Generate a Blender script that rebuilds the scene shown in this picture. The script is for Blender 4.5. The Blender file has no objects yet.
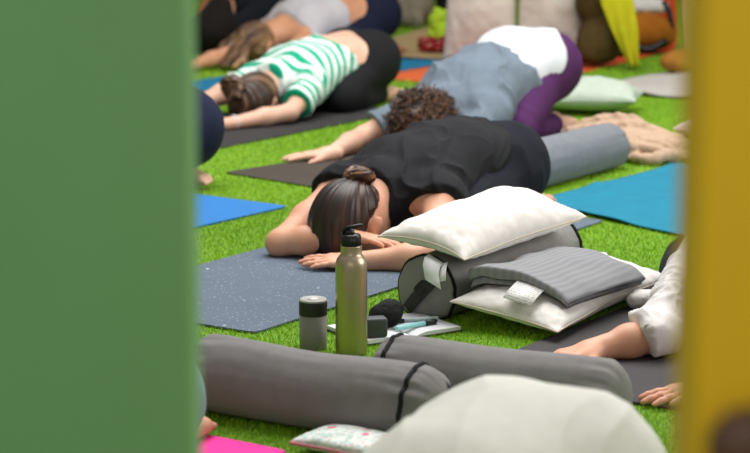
import bpy, bmesh, math, random
import numpy as np
from mathutils import Vector, Matrix, Euler

random.seed(7)
RNG = np.random.default_rng(7)
COL = bpy.context.scene.collection
D2R = math.radians
U = np.array([.556, .831]); U /= np.linalg.norm(U)      # direction the mats run in
V = np.array([-U[1], U[0]])
ANG = math.atan2(U[1], U[0])

# ------------------------------------------------------------------ materials
def lin(h):
    h = h.lstrip('#')
    out = []
    for i in (0, 2, 4):
        c = int(h[i:i+2], 16) / 255
        out.append(c / 12.92 if c <= .04045 else ((c + .055) / 1.055) ** 2.4)
    return (*out, 1)

def nodes(name):
    m = bpy.data.materials.new(name); m.use_nodes = True
    nt = m.node_tree
    return m, nt, nt.nodes['Principled BSDF']

def N(nt, t, **kw):
    n = nt.nodes.new(t)
    for k, v in kw.items():
        if k in n.inputs: n.inputs[k].default_value = v
        else: setattr(n, k, v)
    return n

def mixc(nt, fac, a, b):
    n = nt.nodes.new('ShaderNodeMix'); n.data_type = 'RGBA'
    if hasattr(fac, 'is_linked') or hasattr(fac, 'links'): nt.links.new(fac, n.inputs[0])
    else: n.inputs[0].default_value = fac
    for s, v in ((6, a), (7, b)):
        if isinstance(v, tuple): n.inputs[s].default_value = v
        else: nt.links.new(v, n.inputs[s])
    return n.outputs[2]

def ramp(nt, src, stops):
    r = nt.nodes.new('ShaderNodeValToRGB')
    el = r.color_ramp.elements
    while len(el) < len(stops): el.new(.5)
    for e, (p, c) in zip(el, stops):
        e.position = p; e.color = c if isinstance(c, tuple) else (c, c, c, 1)
    nt.links.new(src, r.inputs[0])
    return r.outputs[0]

def fabric(name, col, col2=None, rough=.9, scale=60, bump=.25, weave=900, wb=.15, sheen=.0, var=.5):
    """cloth: soft colour variation, coarse crumple and fine weave bump"""
    m, nt, b = nodes(name)
    tc = N(nt, 'ShaderNodeTexCoord')
    n1 = N(nt, 'ShaderNodeTexNoise', Scale=scale, Detail=4.0, Roughness=.6)
    nt.links.new(tc.outputs['Object'], n1.inputs['Vector'])
    c1 = lin(col); c2 = lin(col2) if col2 else tuple(x * .82 for x in c1[:3]) + (1,)
    f = ramp(nt, n1.outputs[0], [(.35, 0.0), (.65, var)])
    nt.links.new(mixc(nt, f, c1, c2), b.inputs['Base Color'])
    n2 = N(nt, 'ShaderNodeTexNoise', Scale=weave, Detail=2.0)
    nt.links.new(tc.outputs['Object'], n2.inputs['Vector'])
    n3 = N(nt, 'ShaderNodeTexNoise', Scale=scale * .6, Detail=3.0)
    nt.links.new(tc.outputs['Object'], n3.inputs['Vector'])
    b1 = N(nt, 'ShaderNodeBump', Strength=bump, Distance=.01)
    nt.links.new(n3.outputs[0], b1.inputs['Height'])
    b2 = N(nt, 'ShaderNodeBump', Strength=wb, Distance=.002)
    nt.links.new(n2.outputs[0], b2.inputs['Height']); nt.links.new(b1.outputs[0], b2.inputs['Normal'])
    nt.links.new(b2.outputs[0], b.inputs['Normal'])
    b.inputs['Roughness'].default_value = rough
    b.inputs['Specular IOR Level'].default_value = .25
    if sheen: b.inputs['Sheen Weight'].default_value = sheen
    return m

def plain(name, col, rough=.5, metal=0, spec=.5, bump=0, bscale=200):
    m, nt, b = nodes(name)
    tc = N(nt, 'ShaderNodeTexCoord')
    n1 = N(nt, 'ShaderNodeTexNoise', Scale=bscale, Detail=3.0)
    nt.links.new(tc.outputs['Object'], n1.inputs['Vector'])
    c = lin(col)
    nt.links.new(mixc(nt, n1.outputs[0], c, tuple(x * .9 for x in c[:3]) + (1,)), b.inputs['Base Color'])
    b.inputs['Roughness'].default_value = rough; b.inputs['Metallic'].default_value = metal
    b.inputs['Specular IOR Level'].default_value = spec
    if bump:
        bn = N(nt, 'ShaderNodeBump', Strength=bump, Distance=.002)
        nt.links.new(n1.outputs[0], bn.inputs['Height']); nt.links.new(bn.outputs[0], b.inputs['Normal'])
    return m

def skin_mat(name, col, col2):
    m, nt, b = nodes(name)
    tc = N(nt, 'ShaderNodeTexCoord')
    n1 = N(nt, 'ShaderNodeTexNoise', Scale=14.0, Detail=4.0)
    nt.links.new(tc.outputs['Object'], n1.inputs['Vector'])
    f = ramp(nt, n1.outputs[0], [(.3, 0.0), (.7, 1.0)])
    nt.links.new(mixc(nt, f, lin(col), lin(col2)), b.inputs['Base Color'])
    n2 = N(nt, 'ShaderNodeTexNoise', Scale=260.0, Detail=2.0)
    nt.links.new(tc.outputs['Object'], n2.inputs['Vector'])
    bn = N(nt, 'ShaderNodeBump', Strength=.12, Distance=.002)
    nt.links.new(n2.outputs[0], bn.inputs['Height']); nt.links.new(bn.outputs[0], b.inputs['Normal'])
    b.inputs['Roughness'].default_value = .5
    b.inputs['Specular IOR Level'].default_value = .35
    b.inputs['Subsurface Weight'].default_value = .12
    b.inputs['Subsurface Radius'].default_value = (.02, .008, .004)
    b.inputs['Subsurface Scale'].default_value = .4
    return m

def hair_mat(name, dark, mid, light):
    m, nt, b = nodes(name)
    at = N(nt, 'ShaderNodeAttribute', attribute_name='strand')
    c = ramp(nt, at.outputs['Fac'], [(.15, lin(dark)), (.55, lin(mid)), (.9, lin(light))])
    nt.links.new(c, b.inputs['Base Color'])
    b.inputs['Roughness'].default_value = .42
    b.inputs['Specular IOR Level'].default_value = .45
    return m

def stripe_mat(name, ca, cb, period, duty):
    m, nt, b = nodes(name)
    at = N(nt, 'ShaderNodeAttribute', attribute_name='band')
    mod = N(nt, 'ShaderNodeMath', operation='FRACT')
    mul = N(nt, 'ShaderNodeMath', operation='MULTIPLY'); mul.inputs[1].default_value = 1 / period
    nt.links.new(at.outputs['Fac'], mul.inputs[0]); nt.links.new(mul.outputs[0], mod.inputs[0])
    c = ramp(nt, mod.outputs[0], [(0, lin(ca)), (duty - .03, lin(ca)), (duty + .03, lin(cb)), (.97, lin(cb)), (1, lin(ca))])
    nt.links.new(c, b.inputs['Base Color'])
    b.inputs['Roughness'].default_value = .9; b.inputs['Specular IOR Level'].default_value = .2
    return m

# ------------------------------------------------------------------ objects
def link(o, parent=None):
    COL.objects.link(o)
    if parent is not None: o.parent = parent
    return o

def tag(o, label, cat, group=None, kind=None):
    o['label'] = label; o['category'] = cat
    if group: o['group'] = group
    if kind: o['kind'] = kind
    return o

def structure(o):
    o['kind'] = 'structure'; return o

def empty(name, loc, rz=0):
    o = bpy.data.objects.new(name, None); o.location = loc; o.rotation_euler = (0, 0, rz); o.empty_display_size = .05
    return link(o)

def mesh_np(name, verts, faces, mat, parent=None, smooth=True, attrs=None):
    me = bpy.data.meshes.new(name)
    me.from_pydata([tuple(map(float, v)) for v in verts], [], [tuple(map(int, f)) for f in faces])
    if smooth: me.polygons.foreach_set('use_smooth', [True] * len(me.polygons))
    for k, a in (attrs or {}).items():
        at = me.attributes.new(k, 'FLOAT', 'POINT'); at.data.foreach_set('value', np.asarray(a, np.float32))
    me.materials.append(mat); me.update()
    return link(bpy.data.objects.new(name, me), parent)

def bm_obj(name, bm, mat, parent=None, smooth=True, bevel=0):
    if bevel:
        bmesh.ops.bevel(bm, geom=[e for e in bm.edges if e.calc_face_angle(0) > .6], offset=bevel, segments=3, affect='EDGES', profile=.5)
    me = bpy.data.meshes.new(name); bm.to_mesh(me); bm.free()
    if smooth: me.polygons.foreach_set('use_smooth', [True] * len(me.polygons))
    me.materials.append(mat); me.update()
    o = link(bpy.data.objects.new(name, me), parent)
    if smooth and bevel:
        try: me.set_sharp_from_angle(angle=D2R(50))
        except Exception: pass
    return o

def add_box(bm, c, s, rot=None):
    r = bmesh.ops.create_cube(bm, size=1)
    M = Matrix.Translation(c) @ (rot.to_4x4() if rot is not None else Matrix.Identity(4)) @ Matrix.Diagonal((*s, 1))
    bmesh.ops.transform(bm, matrix=M, verts=r['verts'])

def add_lathe(bm, prof, seg=48, M=None):
    rings = []
    for r, z in prof:
        if r < 1e-6: rings.append([bm.verts.new((0, 0, z))])
        else: rings.append([bm.verts.new((r * math.cos(2*math.pi*i/seg), r * math.sin(2*math.pi*i/seg), z)) for i in range(seg)])
    vs = [v for ring in rings for v in ring]
    for a, b in zip(rings, rings[1:]):
        for i in range(seg):
            j = (i + 1) % seg
            if len(a) == 1 and len(b) > 1: bm.faces.new((a[0], b[j], b[i]))
            elif len(b) == 1 and len(a) > 1: bm.faces.new((a[i], a[j], b[0]))
            elif len(a) > 1: bm.faces.new((a[i], a[j], b[j], b[i]))
    if M is not None: bmesh.ops.transform(bm, matrix=M, verts=vs)
    return vs

def tube_np(pts, rad, seg=8, closed=False):
    pts = np.asarray(pts, float); n = len(pts)
    rad = np.broadcast_to(np.asarray(rad, float), (n,))
    if closed: tan = np.roll(pts, -1, 0) - np.roll(pts, 1, 0)
    else: tan = np.gradient(pts, axis=0)
    tan /= np.linalg.norm(tan, axis=1, keepdims=True) + 1e-12
    ref = np.array([0, 0, 1.0]) if abs(tan[0, 2]) < .9 else np.array([1.0, 0, 0])
    nrm = np.zeros_like(pts); cur = ref - tan[0] * ref.dot(tan[0]); cur /= np.linalg.norm(cur)
    for i in range(n):
        cur = cur - tan[i] * cur.dot(tan[i]); cur /= np.linalg.norm(cur) + 1e-12; nrm[i] = cur
    bn = np.cross(tan, nrm)
    a = np.linspace(0, 2*np.pi, seg, endpoint=False)
    v = (pts[:, None] + rad[:, None, None] * (np.cos(a)[None, :, None] * nrm[:, None] + np.sin(a)[None, :, None] * bn[:, None])).reshape(-1, 3)
    f = []
    for i in range(n if closed else n - 1):
        i2 = (i + 1) % n
        for j in range(seg):
            j2 = (j + 1) % seg
            f.append((i*seg+j, i*seg+j2, i2*seg+j2, i2*seg+j))
    if not closed:
        f.append(tuple(range(seg))[::-1]); f.append(tuple((n-1)*seg + j for j in range(seg)))
    return v, f

def join_np(parts):
    vs, fs, k = [], [], 0
    for v, f in parts:
        vs.append(np.asarray(v, float)); fs += [tuple(i + k for i in q) for q in f]; k += len(v)
    return np.concatenate(vs), fs

# ------------------------------------------------------------------ noise
def _h(ix, iy, iz, s):
    n = (ix.astype(np.int64) * 374761393 + iy.astype(np.int64) * 668265263 + iz.astype(np.int64) * 2147483647 + s * 1274126177) & 0xffffffff
    n = ((n ^ (n >> 13)) * 1274126177) & 0xffffffff
    n = ((n ^ (n >> 15)) * 2246822519) & 0xffffffff
    return ((n ^ (n >> 16)) & 0xffff) / 32767.5 - 1

def vnoise(p, s=0):
    p = np.asarray(p, float); i = np.floor(p); f = p - i; f = f*f*f*(f*(f*6-15)+10); i = i.astype(np.int64)
    r = 0
    for dx in (0, 1):
        for dy in (0, 1):
            for dz in (0, 1):
                w = (f[:, 0] if dx else 1-f[:, 0]) * (f[:, 1] if dy else 1-f[:, 1]) * (f[:, 2] if dz else 1-f[:, 2])
                r = r + w * _h(i[:, 0]+dx, i[:, 1]+dy, i[:, 2]+dz, s)
    return r

def fbm(p, s=0, o=3):
    r, a = 0, 1
    for k in range(o): r = r + a * vnoise(np.asarray(p) * 2**k, s + k); a *= .5
    return r

def ridge(p, s=0):
    return (1 - np.abs(vnoise(p, s))) ** 3

# ------------------------------------------------------------------ implicit surfaces -> one mesh
class Field:
    def __init__(self, prims, res, pad=.03):
        self.res = res
        lo = np.array([1e9]*3); hi = -lo
        for p in prims:
            l, h = self.box(p); lo = np.minimum(lo, l); hi = np.maximum(hi, h)
        self.lo = lo - pad; self.n = np.ceil((hi + pad - self.lo) / res).astype(int) + 1
        self.ax = [self.lo[i] + res * np.arange(self.n[i]) for i in range(3)]
        self.d = np.full(self.n, 1.0, np.float32)
        for p in prims: self.add(p)

    @staticmethod
    def box(p):
        if p[0] == 'c':
            a, b = np.asarray(p[1], float), np.asarray(p[2], float); r = max(p[3], p[4])
            return np.minimum(a, b) - r, np.maximum(a, b) + r
        c = np.asarray(p[1], float); r = max(p[2]); return c - r, c + r

    def add(self, p):
        k = p[-1]; l, h = self.box(p); m = k + 4 * self.res
        i0 = np.maximum(np.floor((l - m - self.lo) / self.res).astype(int), 0)
        i1 = np.minimum(np.ceil((h + m - self.lo) / self.res).astype(int) + 1, self.n)
        sl = tuple(slice(a, b) for a, b in zip(i0, i1))
        X, Y, Z = np.meshgrid(*[self.ax[i][sl[i]] for i in range(3)], indexing='ij')
        if p[0] == 'c':
            a, b = np.asarray(p[1], float), np.asarray(p[2], float); ab = b - a; L = ab.dot(ab) + 1e-12
            px, py, pz = X - a[0], Y - a[1], Z - a[2]
            t = np.clip((px*ab[0] + py*ab[1] + pz*ab[2]) / L, 0, 1)
            e = np.sqrt((px - t*ab[0])**2 + (py - t*ab[1])**2 + (pz - t*ab[2])**2) - (p[3] + t*(p[4]-p[3]))
        else:
            c = np.asarray(p[1], float); r = p[2]; R = np.asarray(p[3]) if p[3] is not None else np.eye(3)
            P = np.stack([X - c[0], Y - c[1], Z - c[2]], -1) @ R
            k0 = np.sqrt(sum((P[..., i] / r[i])**2 for i in range(3)))
            k1 = np.sqrt(sum((P[..., i] / r[i]**2)**2 for i in range(3))) + 1e-9
            e = k0 * (k0 - 1) / k1
        o = self.d[sl]
        hh = np.maximum(k - np.abs(o - e), 0) / max(k, 1e-6)
        self.d[sl] = np.minimum(o, e) - hh*hh*k*.25

    def clip(self, p0, n, wob=0, s=0, rad=None):
        n = np.asarray(n, float); n /= np.linalg.norm(n)
        X, Y, Z = np.meshgrid(*self.ax, indexing='ij')
        e = (X-p0[0])*n[0] + (Y-p0[1])*n[1] + (Z-p0[2])*n[2]
        if wob:
            e = e + wob * np.sin(23*(Y + Z*1.3) + s) + wob*.6*np.sin(47*(Z - Y) + 2*s)
        if rad: e = np.where((X-p0[0])**2 + (Y-p0[1])**2 + (Z-p0[2])**2 < rad*rad, e, -1.0)
        self.d = np.maximum(self.d, e.astype(np.float32)); return self

    def clip_z(self, z0):
        return self.clip((0, 0, z0), (0, 0, -1))

    def mesh(self):
        d = np.pad(self.d, 1, constant_values=1.0); s = d < 0
        lo = self.lo - self.res
        c = [s[i:s.shape[0]-1+i, j:s.shape[1]-1+j, k:s.shape[2]-1+k] for i in (0, 1) for j in (0, 1) for k in (0, 1)]
        cnt = sum(x.astype(np.int8) for x in c); act = (cnt > 0) & (cnt < 8)
        idx = np.argwhere(act); vid = np.full(act.shape, -1, np.int64); vid[act] = np.arange(len(idx))
        acc = np.zeros((len(idx), 3)); w = np.zeros(len(idx))
        cor = [(i, j, k) for i in (0, 1) for j in (0, 1) for k in (0, 1)]
        val = {q: d[idx[:, 0]+q[0], idx[:, 1]+q[1], idx[:, 2]+q[2]] for q in cor}
        for a in cor:
            for ax in range(3):
                if a[ax]: continue
                b = list(a); b[ax] = 1; b = tuple(b)
                va, vb = val[a], val[b]; x = (va < 0) != (vb < 0)
                t = np.where(x, va / np.where(x, va - vb, 1), 0)
                p = np.tile(np.array(a, float), (len(idx), 1)); p[:, ax] += t
                acc[x] += p[x]; w[x] += 1
        v = (idx + acc / w[:, None]) * self.res + lo
        F = []
        for ax in range(3):
            sa = [slice(None)]*3; sb = [slice(None)]*3; sa[ax] = slice(0, -1); sb[ax] = slice(1, None)
            A, B = s[tuple(sa)], s[tuple(sb)]
            e = np.argwhere(A != B); flip = A[tuple(e.T)]
            o1, o2 = [(1, 2), (2, 0), (0, 1)][ax]
            def g(d1, d2):
                q = e.copy(); q[:, o1] -= d1; q[:, o2] -= d2; return vid[tuple(q.T)]
            qd = np.stack([g(1, 1), g(0, 1), g(0, 0), g(1, 0)], 1)
            qd[~flip] = qd[~flip][:, ::-1]; F.append(qd)
        return v, np.concatenate(F)

def normals(v, f):
    f = np.asarray(f); fn = np.cross(v[f[:, 2]] - v[f[:, 0]], v[f[:, 3]] - v[f[:, 1]])
    n = np.zeros_like(v)
    for i in range(4): np.add.at(n, f[:, i], fn)
    return n / (np.linalg.norm(n, axis=1, keepdims=True) + 1e-12)

def relax(v, f, it=2, lam=.5):
    f = np.asarray(f); e = np.concatenate([f[:, [0, 1]], f[:, [1, 2]], f[:, [2, 3]], f[:, [3, 0]]])
    deg = np.bincount(e.ravel(), minlength=len(v))[:, None] + 1e-9
    for _ in range(it):
        s = np.zeros_like(v); np.add.at(s, e[:, 0], v[e[:, 1]]); np.add.at(s, e[:, 1], v[e[:, 0]])
        v = v + lam * (s / deg - v)
    return v

def implicit(name, prims, res, mat, parent=None, clips=(), floor=None, disp=None, it=2, attrs=None):
    fl = Field(prims, res)
    for c in clips: fl.clip(*c)
    if floor is not None: fl.clip_z(floor)
    v, f = fl.mesh()
    v = relax(v, f, it)
    if disp is not None:
        n = normals(v, f); v = v + n * disp(v)[:, None]
        if floor is not None: v[:, 2] = np.maximum(v[:, 2], floor)
    at = {k: fn(v) for k, fn in (attrs or {}).items()}
    return mesh_np(name, v, f, mat, parent, attrs=at)

def cap(a, b, ra, rb, k=.03): return ('c', a, b, ra, rb, k)
def ell(c, r, R=None, k=.03): return ('e', c, r, R, k)
def grow(prims, g): # inflate primitives
    out = []
    for p in prims:
        if p[0] == 'c': out.append(('c', p[1], p[2], p[3]+g, p[4]+g, p[5]))
        else: out.append(('e', p[1], tuple(x+g for x in p[2]), p[3], p[4]))
    return out


# ------------------------------------------------------------------ camera, light, world
PITCH, CAMH, FPX = 10.57, 1.183, 2125.
sc = bpy.context.scene
cam = bpy.data.cameras.new('camera'); cam.sensor_width = 36; cam.lens = FPX / 750 * 36
co = link(bpy.data.objects.new('camera', cam)); co.location = (0, 0, CAMH); co.rotation_euler = (D2R(90 - PITCH), 0, 0)
cam.dof.use_dof = True; cam.dof.focus_distance = 5.05; cam.dof.aperture_fstop = 4.3; cam.clip_start = .05
sc.camera = co
sc.view_settings.view_transform = 'Standard'; sc.view_settings.look = 'None'
sc.view_settings.gamma = 1; sc.view_settings.use_curve_mapping = False; sc.view_settings.exposure = 0.0

w = bpy.data.worlds.new('World'); sc.world = w; w.use_nodes = True
w.node_tree.nodes['Background'].inputs[0].default_value = (1, .98, .96, 1)
w.node_tree.nodes['Background'].inputs[1].default_value = .32

def area(name, loc, target, sx, sy, power, col=(1, 1, 1)):
    l = bpy.data.lights.new(name, 'AREA'); l.shape = 'RECTANGLE'; l.size = sx; l.size_y = sy; l.energy = power; l.color = col
    o = link(bpy.data.objects.new(name, l)); o.location = loc
    o.rotation_euler = (Vector(target) - Vector(loc)).to_track_quat('-Z', 'Y').to_euler()
    return o
area('skylight', (.4, 6.9, 4.4), (.1, 5.9, 0), 4.0, 4.4, 400, (1, .99, .97))
area('front_fill', (-.6, -1.6, 2.6), (.2, 4, .4), 3.2, 1.8, 45, (1, .98, .95))  # unseen fill lamp added behind the camera to brighten the post fronts
area('window_light', (6.2, 5.0, 3.0), (0, 6.2, 0), 4, 2.6, 210, (1, .97, .93))

# ------------------------------------------------------------------ room
def quad_obj(name, pts, mat):
    return structure(mesh_np(name, pts, [(0, 1, 2, 3)], mat, smooth=False))
m, nt, b = nodes('turf_base')
tc = N(nt, 'ShaderNodeTexCoord')
n1 = N(nt, 'ShaderNodeTexNoise', Scale=170.0, Detail=4.0, Roughness=.7); nt.links.new(tc.outputs['Object'], n1.inputs['Vector'])
c = ramp(nt, n1.outputs[0], [(.3, lin('#4a7608')), (.5, lin('#6c9c0e')), (.7, lin('#8cbc1c'))])
nt.links.new(c, b.inputs['Base Color']); b.inputs['Roughness'].default_value = .8
bn = N(nt, 'ShaderNodeBump', Strength=.8, Distance=.01); nt.links.new(n1.outputs[0], bn.inputs['Height']); nt.links.new(bn.outputs[0], b.inputs['Normal'])
TURF = m
quad_obj('floor', [(-7, -1, 0), (7, -1, 0), (7, 17, 0), (-7, 17, 0)], TURF)
WALL = plain('wall_paint', '#b9b4a8', .9)
quad_obj('wall_back', [(-7, 17, 0), (7, 17, 0), (7, 17, 4), (-7, 17, 4)], WALL)
quad_obj('wall_left', [(-7, -1, 0), (-7, 17, 0), (-7, 17, 4), (-7, -1, 4)], WALL)

# ------------------------------------------------------------------ mats
MATPOLY = []
def mat_mesh(name, label, corner, length, width, mat, ang=None, curl=None, cat='mat', thick=.005, nx=70, ny=24, rnd=.02, wave=.0):
    """a yoga mat: a thin slab with rounded corners; corner is the near one, x runs along it"""
    ang = ANG if ang is None else ang
    xs = np.linspace(0, length, nx); ys = np.linspace(0, width, ny)
    X, Y = np.meshgrid(xs, ys, indexing='ij'); X = X.copy(); Y = Y.copy()
    # round the corners
    for cx, sx in ((0, 1), (length, -1)):
        for cy, sy in ((0, 1), (width, -1)):
            ux = (X - cx) * sx; uy = (Y - cy) * sy
            ix = np.clip(rnd - ux, 0, rnd); iy = np.clip(rnd - uy, 0, rnd)
            r = np.hypot(ix, iy); mx = np.maximum(ix, iy)
            k = np.where(r > 1e-9, mx / np.maximum(r, 1e-9), 1)
            inb = (ux <= rnd) & (uy <= rnd)
            X = np.where(inb, cx + sx * (rnd - ix * k), X); Y = np.where(inb, cy + sy * (rnd - iy * k), Y)
    P = np.stack([X.ravel(), Y.ravel(), np.zeros(X.size)], 1)
    Zt = np.full(len(P), thick)
    lift = np.zeros(len(P))
    if wave: lift = wave * (vnoise(P * 5, 3) + 1) * .5
    if curl is not None: P, lift = curl(P, lift)
    top = P.copy(); top[:, 2] += Zt + lift + .002; bot = P.copy(); bot[:, 2] += lift + .002
    n = len(P); F = []
    for i in range(nx-1):
        for j in range(ny-1):
            a, b_, c_, d = i*ny+j, (i+1)*ny+j, (i+1)*ny+j+1, i*ny+j+1
            F.append((a, b_, c_, d)); F.append((n+a, n+d, n+c_, n+b_))
    rim = [i*ny for i in range(nx)] + [(nx-1)*ny+j for j in range(1, ny)] + [i*ny+ny-1 for i in range(nx-2, -1, -1)] + [j for j in range(ny-2, 0, -1)]
    for a, b_ in zip(rim, rim[1:] + rim[:1]): F.append((a, n+a, n+b_, b_))
    ob = mesh_np(name, np.concatenate([top, bot]), F, mat, smooth=False)
    ob.location = (corner[0], corner[1], 0); ob.rotation_euler = (0, 0, ang)
    ca, sa = math.cos(ang), math.sin(ang)
    q = [(0, 0), (length, 0), (length, width), (0, width)]
    MATPOLY.append([(corner[0]+ca*x-sa*y, corner[1]+sa*x+ca*y) for x, y in q])
    return tag(ob, label, cat)

def mat_rubber(name, col, col2=None, specks=None, rough=.8):
    m, nt, b = nodes(name)
    tc = N(nt, 'ShaderNodeTexCoord')
    n1 = N(nt, 'ShaderNodeTexNoise', Scale=9.0, Detail=5.0, Roughness=.6); nt.links.new(tc.outputs['Object'], n1.inputs['Vector'])
    c1 = lin(col); c2 = lin(col2) if col2 else tuple(x*.85 for x in c1[:3]) + (1,)
    c = mixc(nt, n1.outputs[0], c1, c2)
    if specks:
        vo = N(nt, 'ShaderNodeTexVoronoi', Scale=22.0); nt.links.new(tc.outputs['Object'], vo.inputs['Vector'])
        sp = ramp(nt, vo.outputs['Distance'], [(.0, 1.0), (.085, 1.0), (.13, 0.0)])
        wn = N(nt, 'ShaderNodeTexNoise', Scale=7.0, Detail=2.0); nt.links.new(tc.outputs['Object'], wn.inputs['Vector'])
        g = ramp(nt, wn.outputs[0], [(.5, 0.0), (.58, .75)])
        mu = N(nt, 'ShaderNodeMath', operation='MULTIPLY'); nt.links.new(sp, mu.inputs[0]); nt.links.new(g, mu.inputs[1])
        c = mixc(nt, mu.outputs[0], c, lin(specks))
        vs = N(nt, 'ShaderNodeTexVoronoi', Scale=70.0); nt.links.new(tc.outputs['Object'], vs.inputs['Vector'])
        sp2 = ramp(nt, vs.outputs['Distance'], [(.0, .35), (.12, .35), (.2, 0.0)])
        c = mixc(nt, sp2, c, lin(specks))
    nt.links.new(c, b.inputs['Base Color'])
    n2 = N(nt, 'ShaderNodeTexNoise', Scale=420.0, Detail=2.0); nt.links.new(tc.outputs['Object'], n2.inputs['Vector'])
    bn = N(nt, 'ShaderNodeBump', Strength=.2, Distance=.002); nt.links.new(n2.outputs[0], bn.inputs['Height']); nt.links.new(bn.outputs[0], b.inputs['Normal'])
    b.inputs['Roughness'].default_value = rough; b.inputs['Specular IOR Level'].default_value = .3
    return m

mat_mesh('yoga_mat', 'blue-grey speckled yoga mat under the woman with the black top and hair bun', (-.286, 4.93), 1.78, .61, mat_rubber('m_speck', '#626e7d', '#525e6c', '#d5e4ee'))
A2 = math.atan2(.724, .69)
mat_mesh('yoga_mat', 'dark brown yoga mat under the outstretched hand of the curly-haired person', (-.086, 6.92), 1.7, .61, mat_rubber('m_brown', '#494139', '#3c352f'), A2)
mat_mesh('yoga_mat', 'charcoal yoga mat under the person in the green striped shirt', (-.80, 7.60), 1.70, .61, mat_rubber('m_char', '#3a3838', '#2e2c2d'))
TEAL = mat_rubber('m_teal', '#0f7aa0', '#0c6a92')
# blue mat: its end is the edge from tip (-.277,6.66); it runs away to the left
ab = math.atan2(.60, -.82)
mat_mesh('yoga_mat', 'bright blue yoga mat with a bare foot on its end beside the green post', (-.277, 6.66), 1.6, .61, mat_rubber('m_blue', '#2e78bd', '#276cad'), ab)
mat_mesh('yoga_mat', 'teal yoga mat under the person in the pale grey vest top', (-.51, 9.53), 1.75, .61, TEAL)
mat_mesh('yoga_mat', 'orange yoga mat between teal mat and the upright beige cushions', (.46, 9.92), 1.75, .61, mat_rubber('m_orange', '#dd6a35', '#cf5c2c'))
def curl_end(P, lift):
    P = P.copy(); R = .075; x0 = 1.28
    s = np.clip(P[:, 0] - x0, 0, None); a = np.minimum(s / R, 1.75)
    P[:, 0] = np.where(s > 0, x0 + R*np.sin(a) + (s - a*R)*np.cos(1.75), P[:, 0])
    return P, np.where(s > 0, R*(1-np.cos(a)) + (s - a*R)*np.sin(1.75), 0)
mat_mesh('yoga_mat', 'orange-red mat with one end curled upward beside the yellow post', (1.0, 10.42), 1.62, .62, mat_rubber('m_red', '#dc5628', '#cf4a20'), math.atan2(.875, .484), curl=curl_end)
mat_mesh('yoga_mat', 'dark grey yoga mat under the arms in rolled white sleeves', (.69, 4.205), 1.75, .61, mat_rubber('m_dkgrey', '#464243', '#3b3839'), ang=math.atan2(.831, .556))
mat_mesh('yoga_mat', 'hot pink yoga mat with a bare foot beside the floral pouch', (-.165 - .556*1.75, 3.947 - .831*1.75), 1.75, .61, mat_rubber('m_pink', '#f0359f', '#e62c94'))
mat_mesh('yoga_mat', 'pale grey mat lying behind the mint pillow', (1.47, 9.34), 1.5, .61, mat_rubber('m_pale', '#bdb8b2', '#aca79f'), wave=.03)
mat_mesh('beach_mat', 'sand beige mat with red and yellow clothes beside it', (.72, 10.9), 2.0, 1.0, mat_rubber('m_sand', '#c3a878', '#b0966a'), D2R(72), cat='mat')

# turquoise towel, slightly creased
def sheet(name, corners, nx, ny, zf, mat, thick=.004):
    c = [np.array(q, float) for q in corners]
    P = []
    for i in range(nx):
        for j in range(ny):
            a, b_ = i/(nx-1), j/(ny-1)
            P.append((1-a)*(1-b_)*c[0] + a*(1-b_)*c[1] + a*b_*c[2] + (1-a)*b_*c[3])
    P = np.array(P); z = zf(P); n = len(P)
    top = np.c_[P, z + thick]; bot = np.c_[P, z]
    F = []
    for i in range(nx-1):
        for j in range(ny-1):
            a, b_, c_, d = i*ny+j, (i+1)*ny+j, (i+1)*ny+j+1, i*ny+j+1
            F.append((a, b_, c_, d)); F.append((n+a, n+d, n+c_, n+b_))
    rim = [i*ny for i in range(nx)] + [(nx-1)*ny+j for j in range(1, ny)] + [i*ny+ny-1 for i in range(nx-2, -1, -1)] + [j for j in range(ny-2, 0, -1)]
    for a, b_ in zip(rim, rim[1:] + rim[:1]): F.append((a, n+a, n+b_, b_))
    ctr = np.array([P[:, 0].mean(), P[:, 1].mean(), 0])
    o = mesh_np(name, np.concatenate([top, bot]) - ctr, F, mat); o.location = ctr
    MATPOLY.append([tuple(q[:2]) for q in corners])
    return o
tq = [(.93, 6.12), (1.7, 6.45), (1.08, 7.53), (.49, 6.74)]
o = sheet('yoga_towel', tq, 70, 60, lambda P: .003 + .010*ridge(np.c_[P[:, 0]*1.2+P[:, 1]*1.5, P[:, 0]*4-P[:, 1]*3.4, 0*P[:, 0]], 5), fabric('f_turq', '#1c7a94', '#176d88', scale=12, bump=.1))
tag(o, 'turquoise towel spread flat on the turf beside the yellow post', 'towel')

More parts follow.
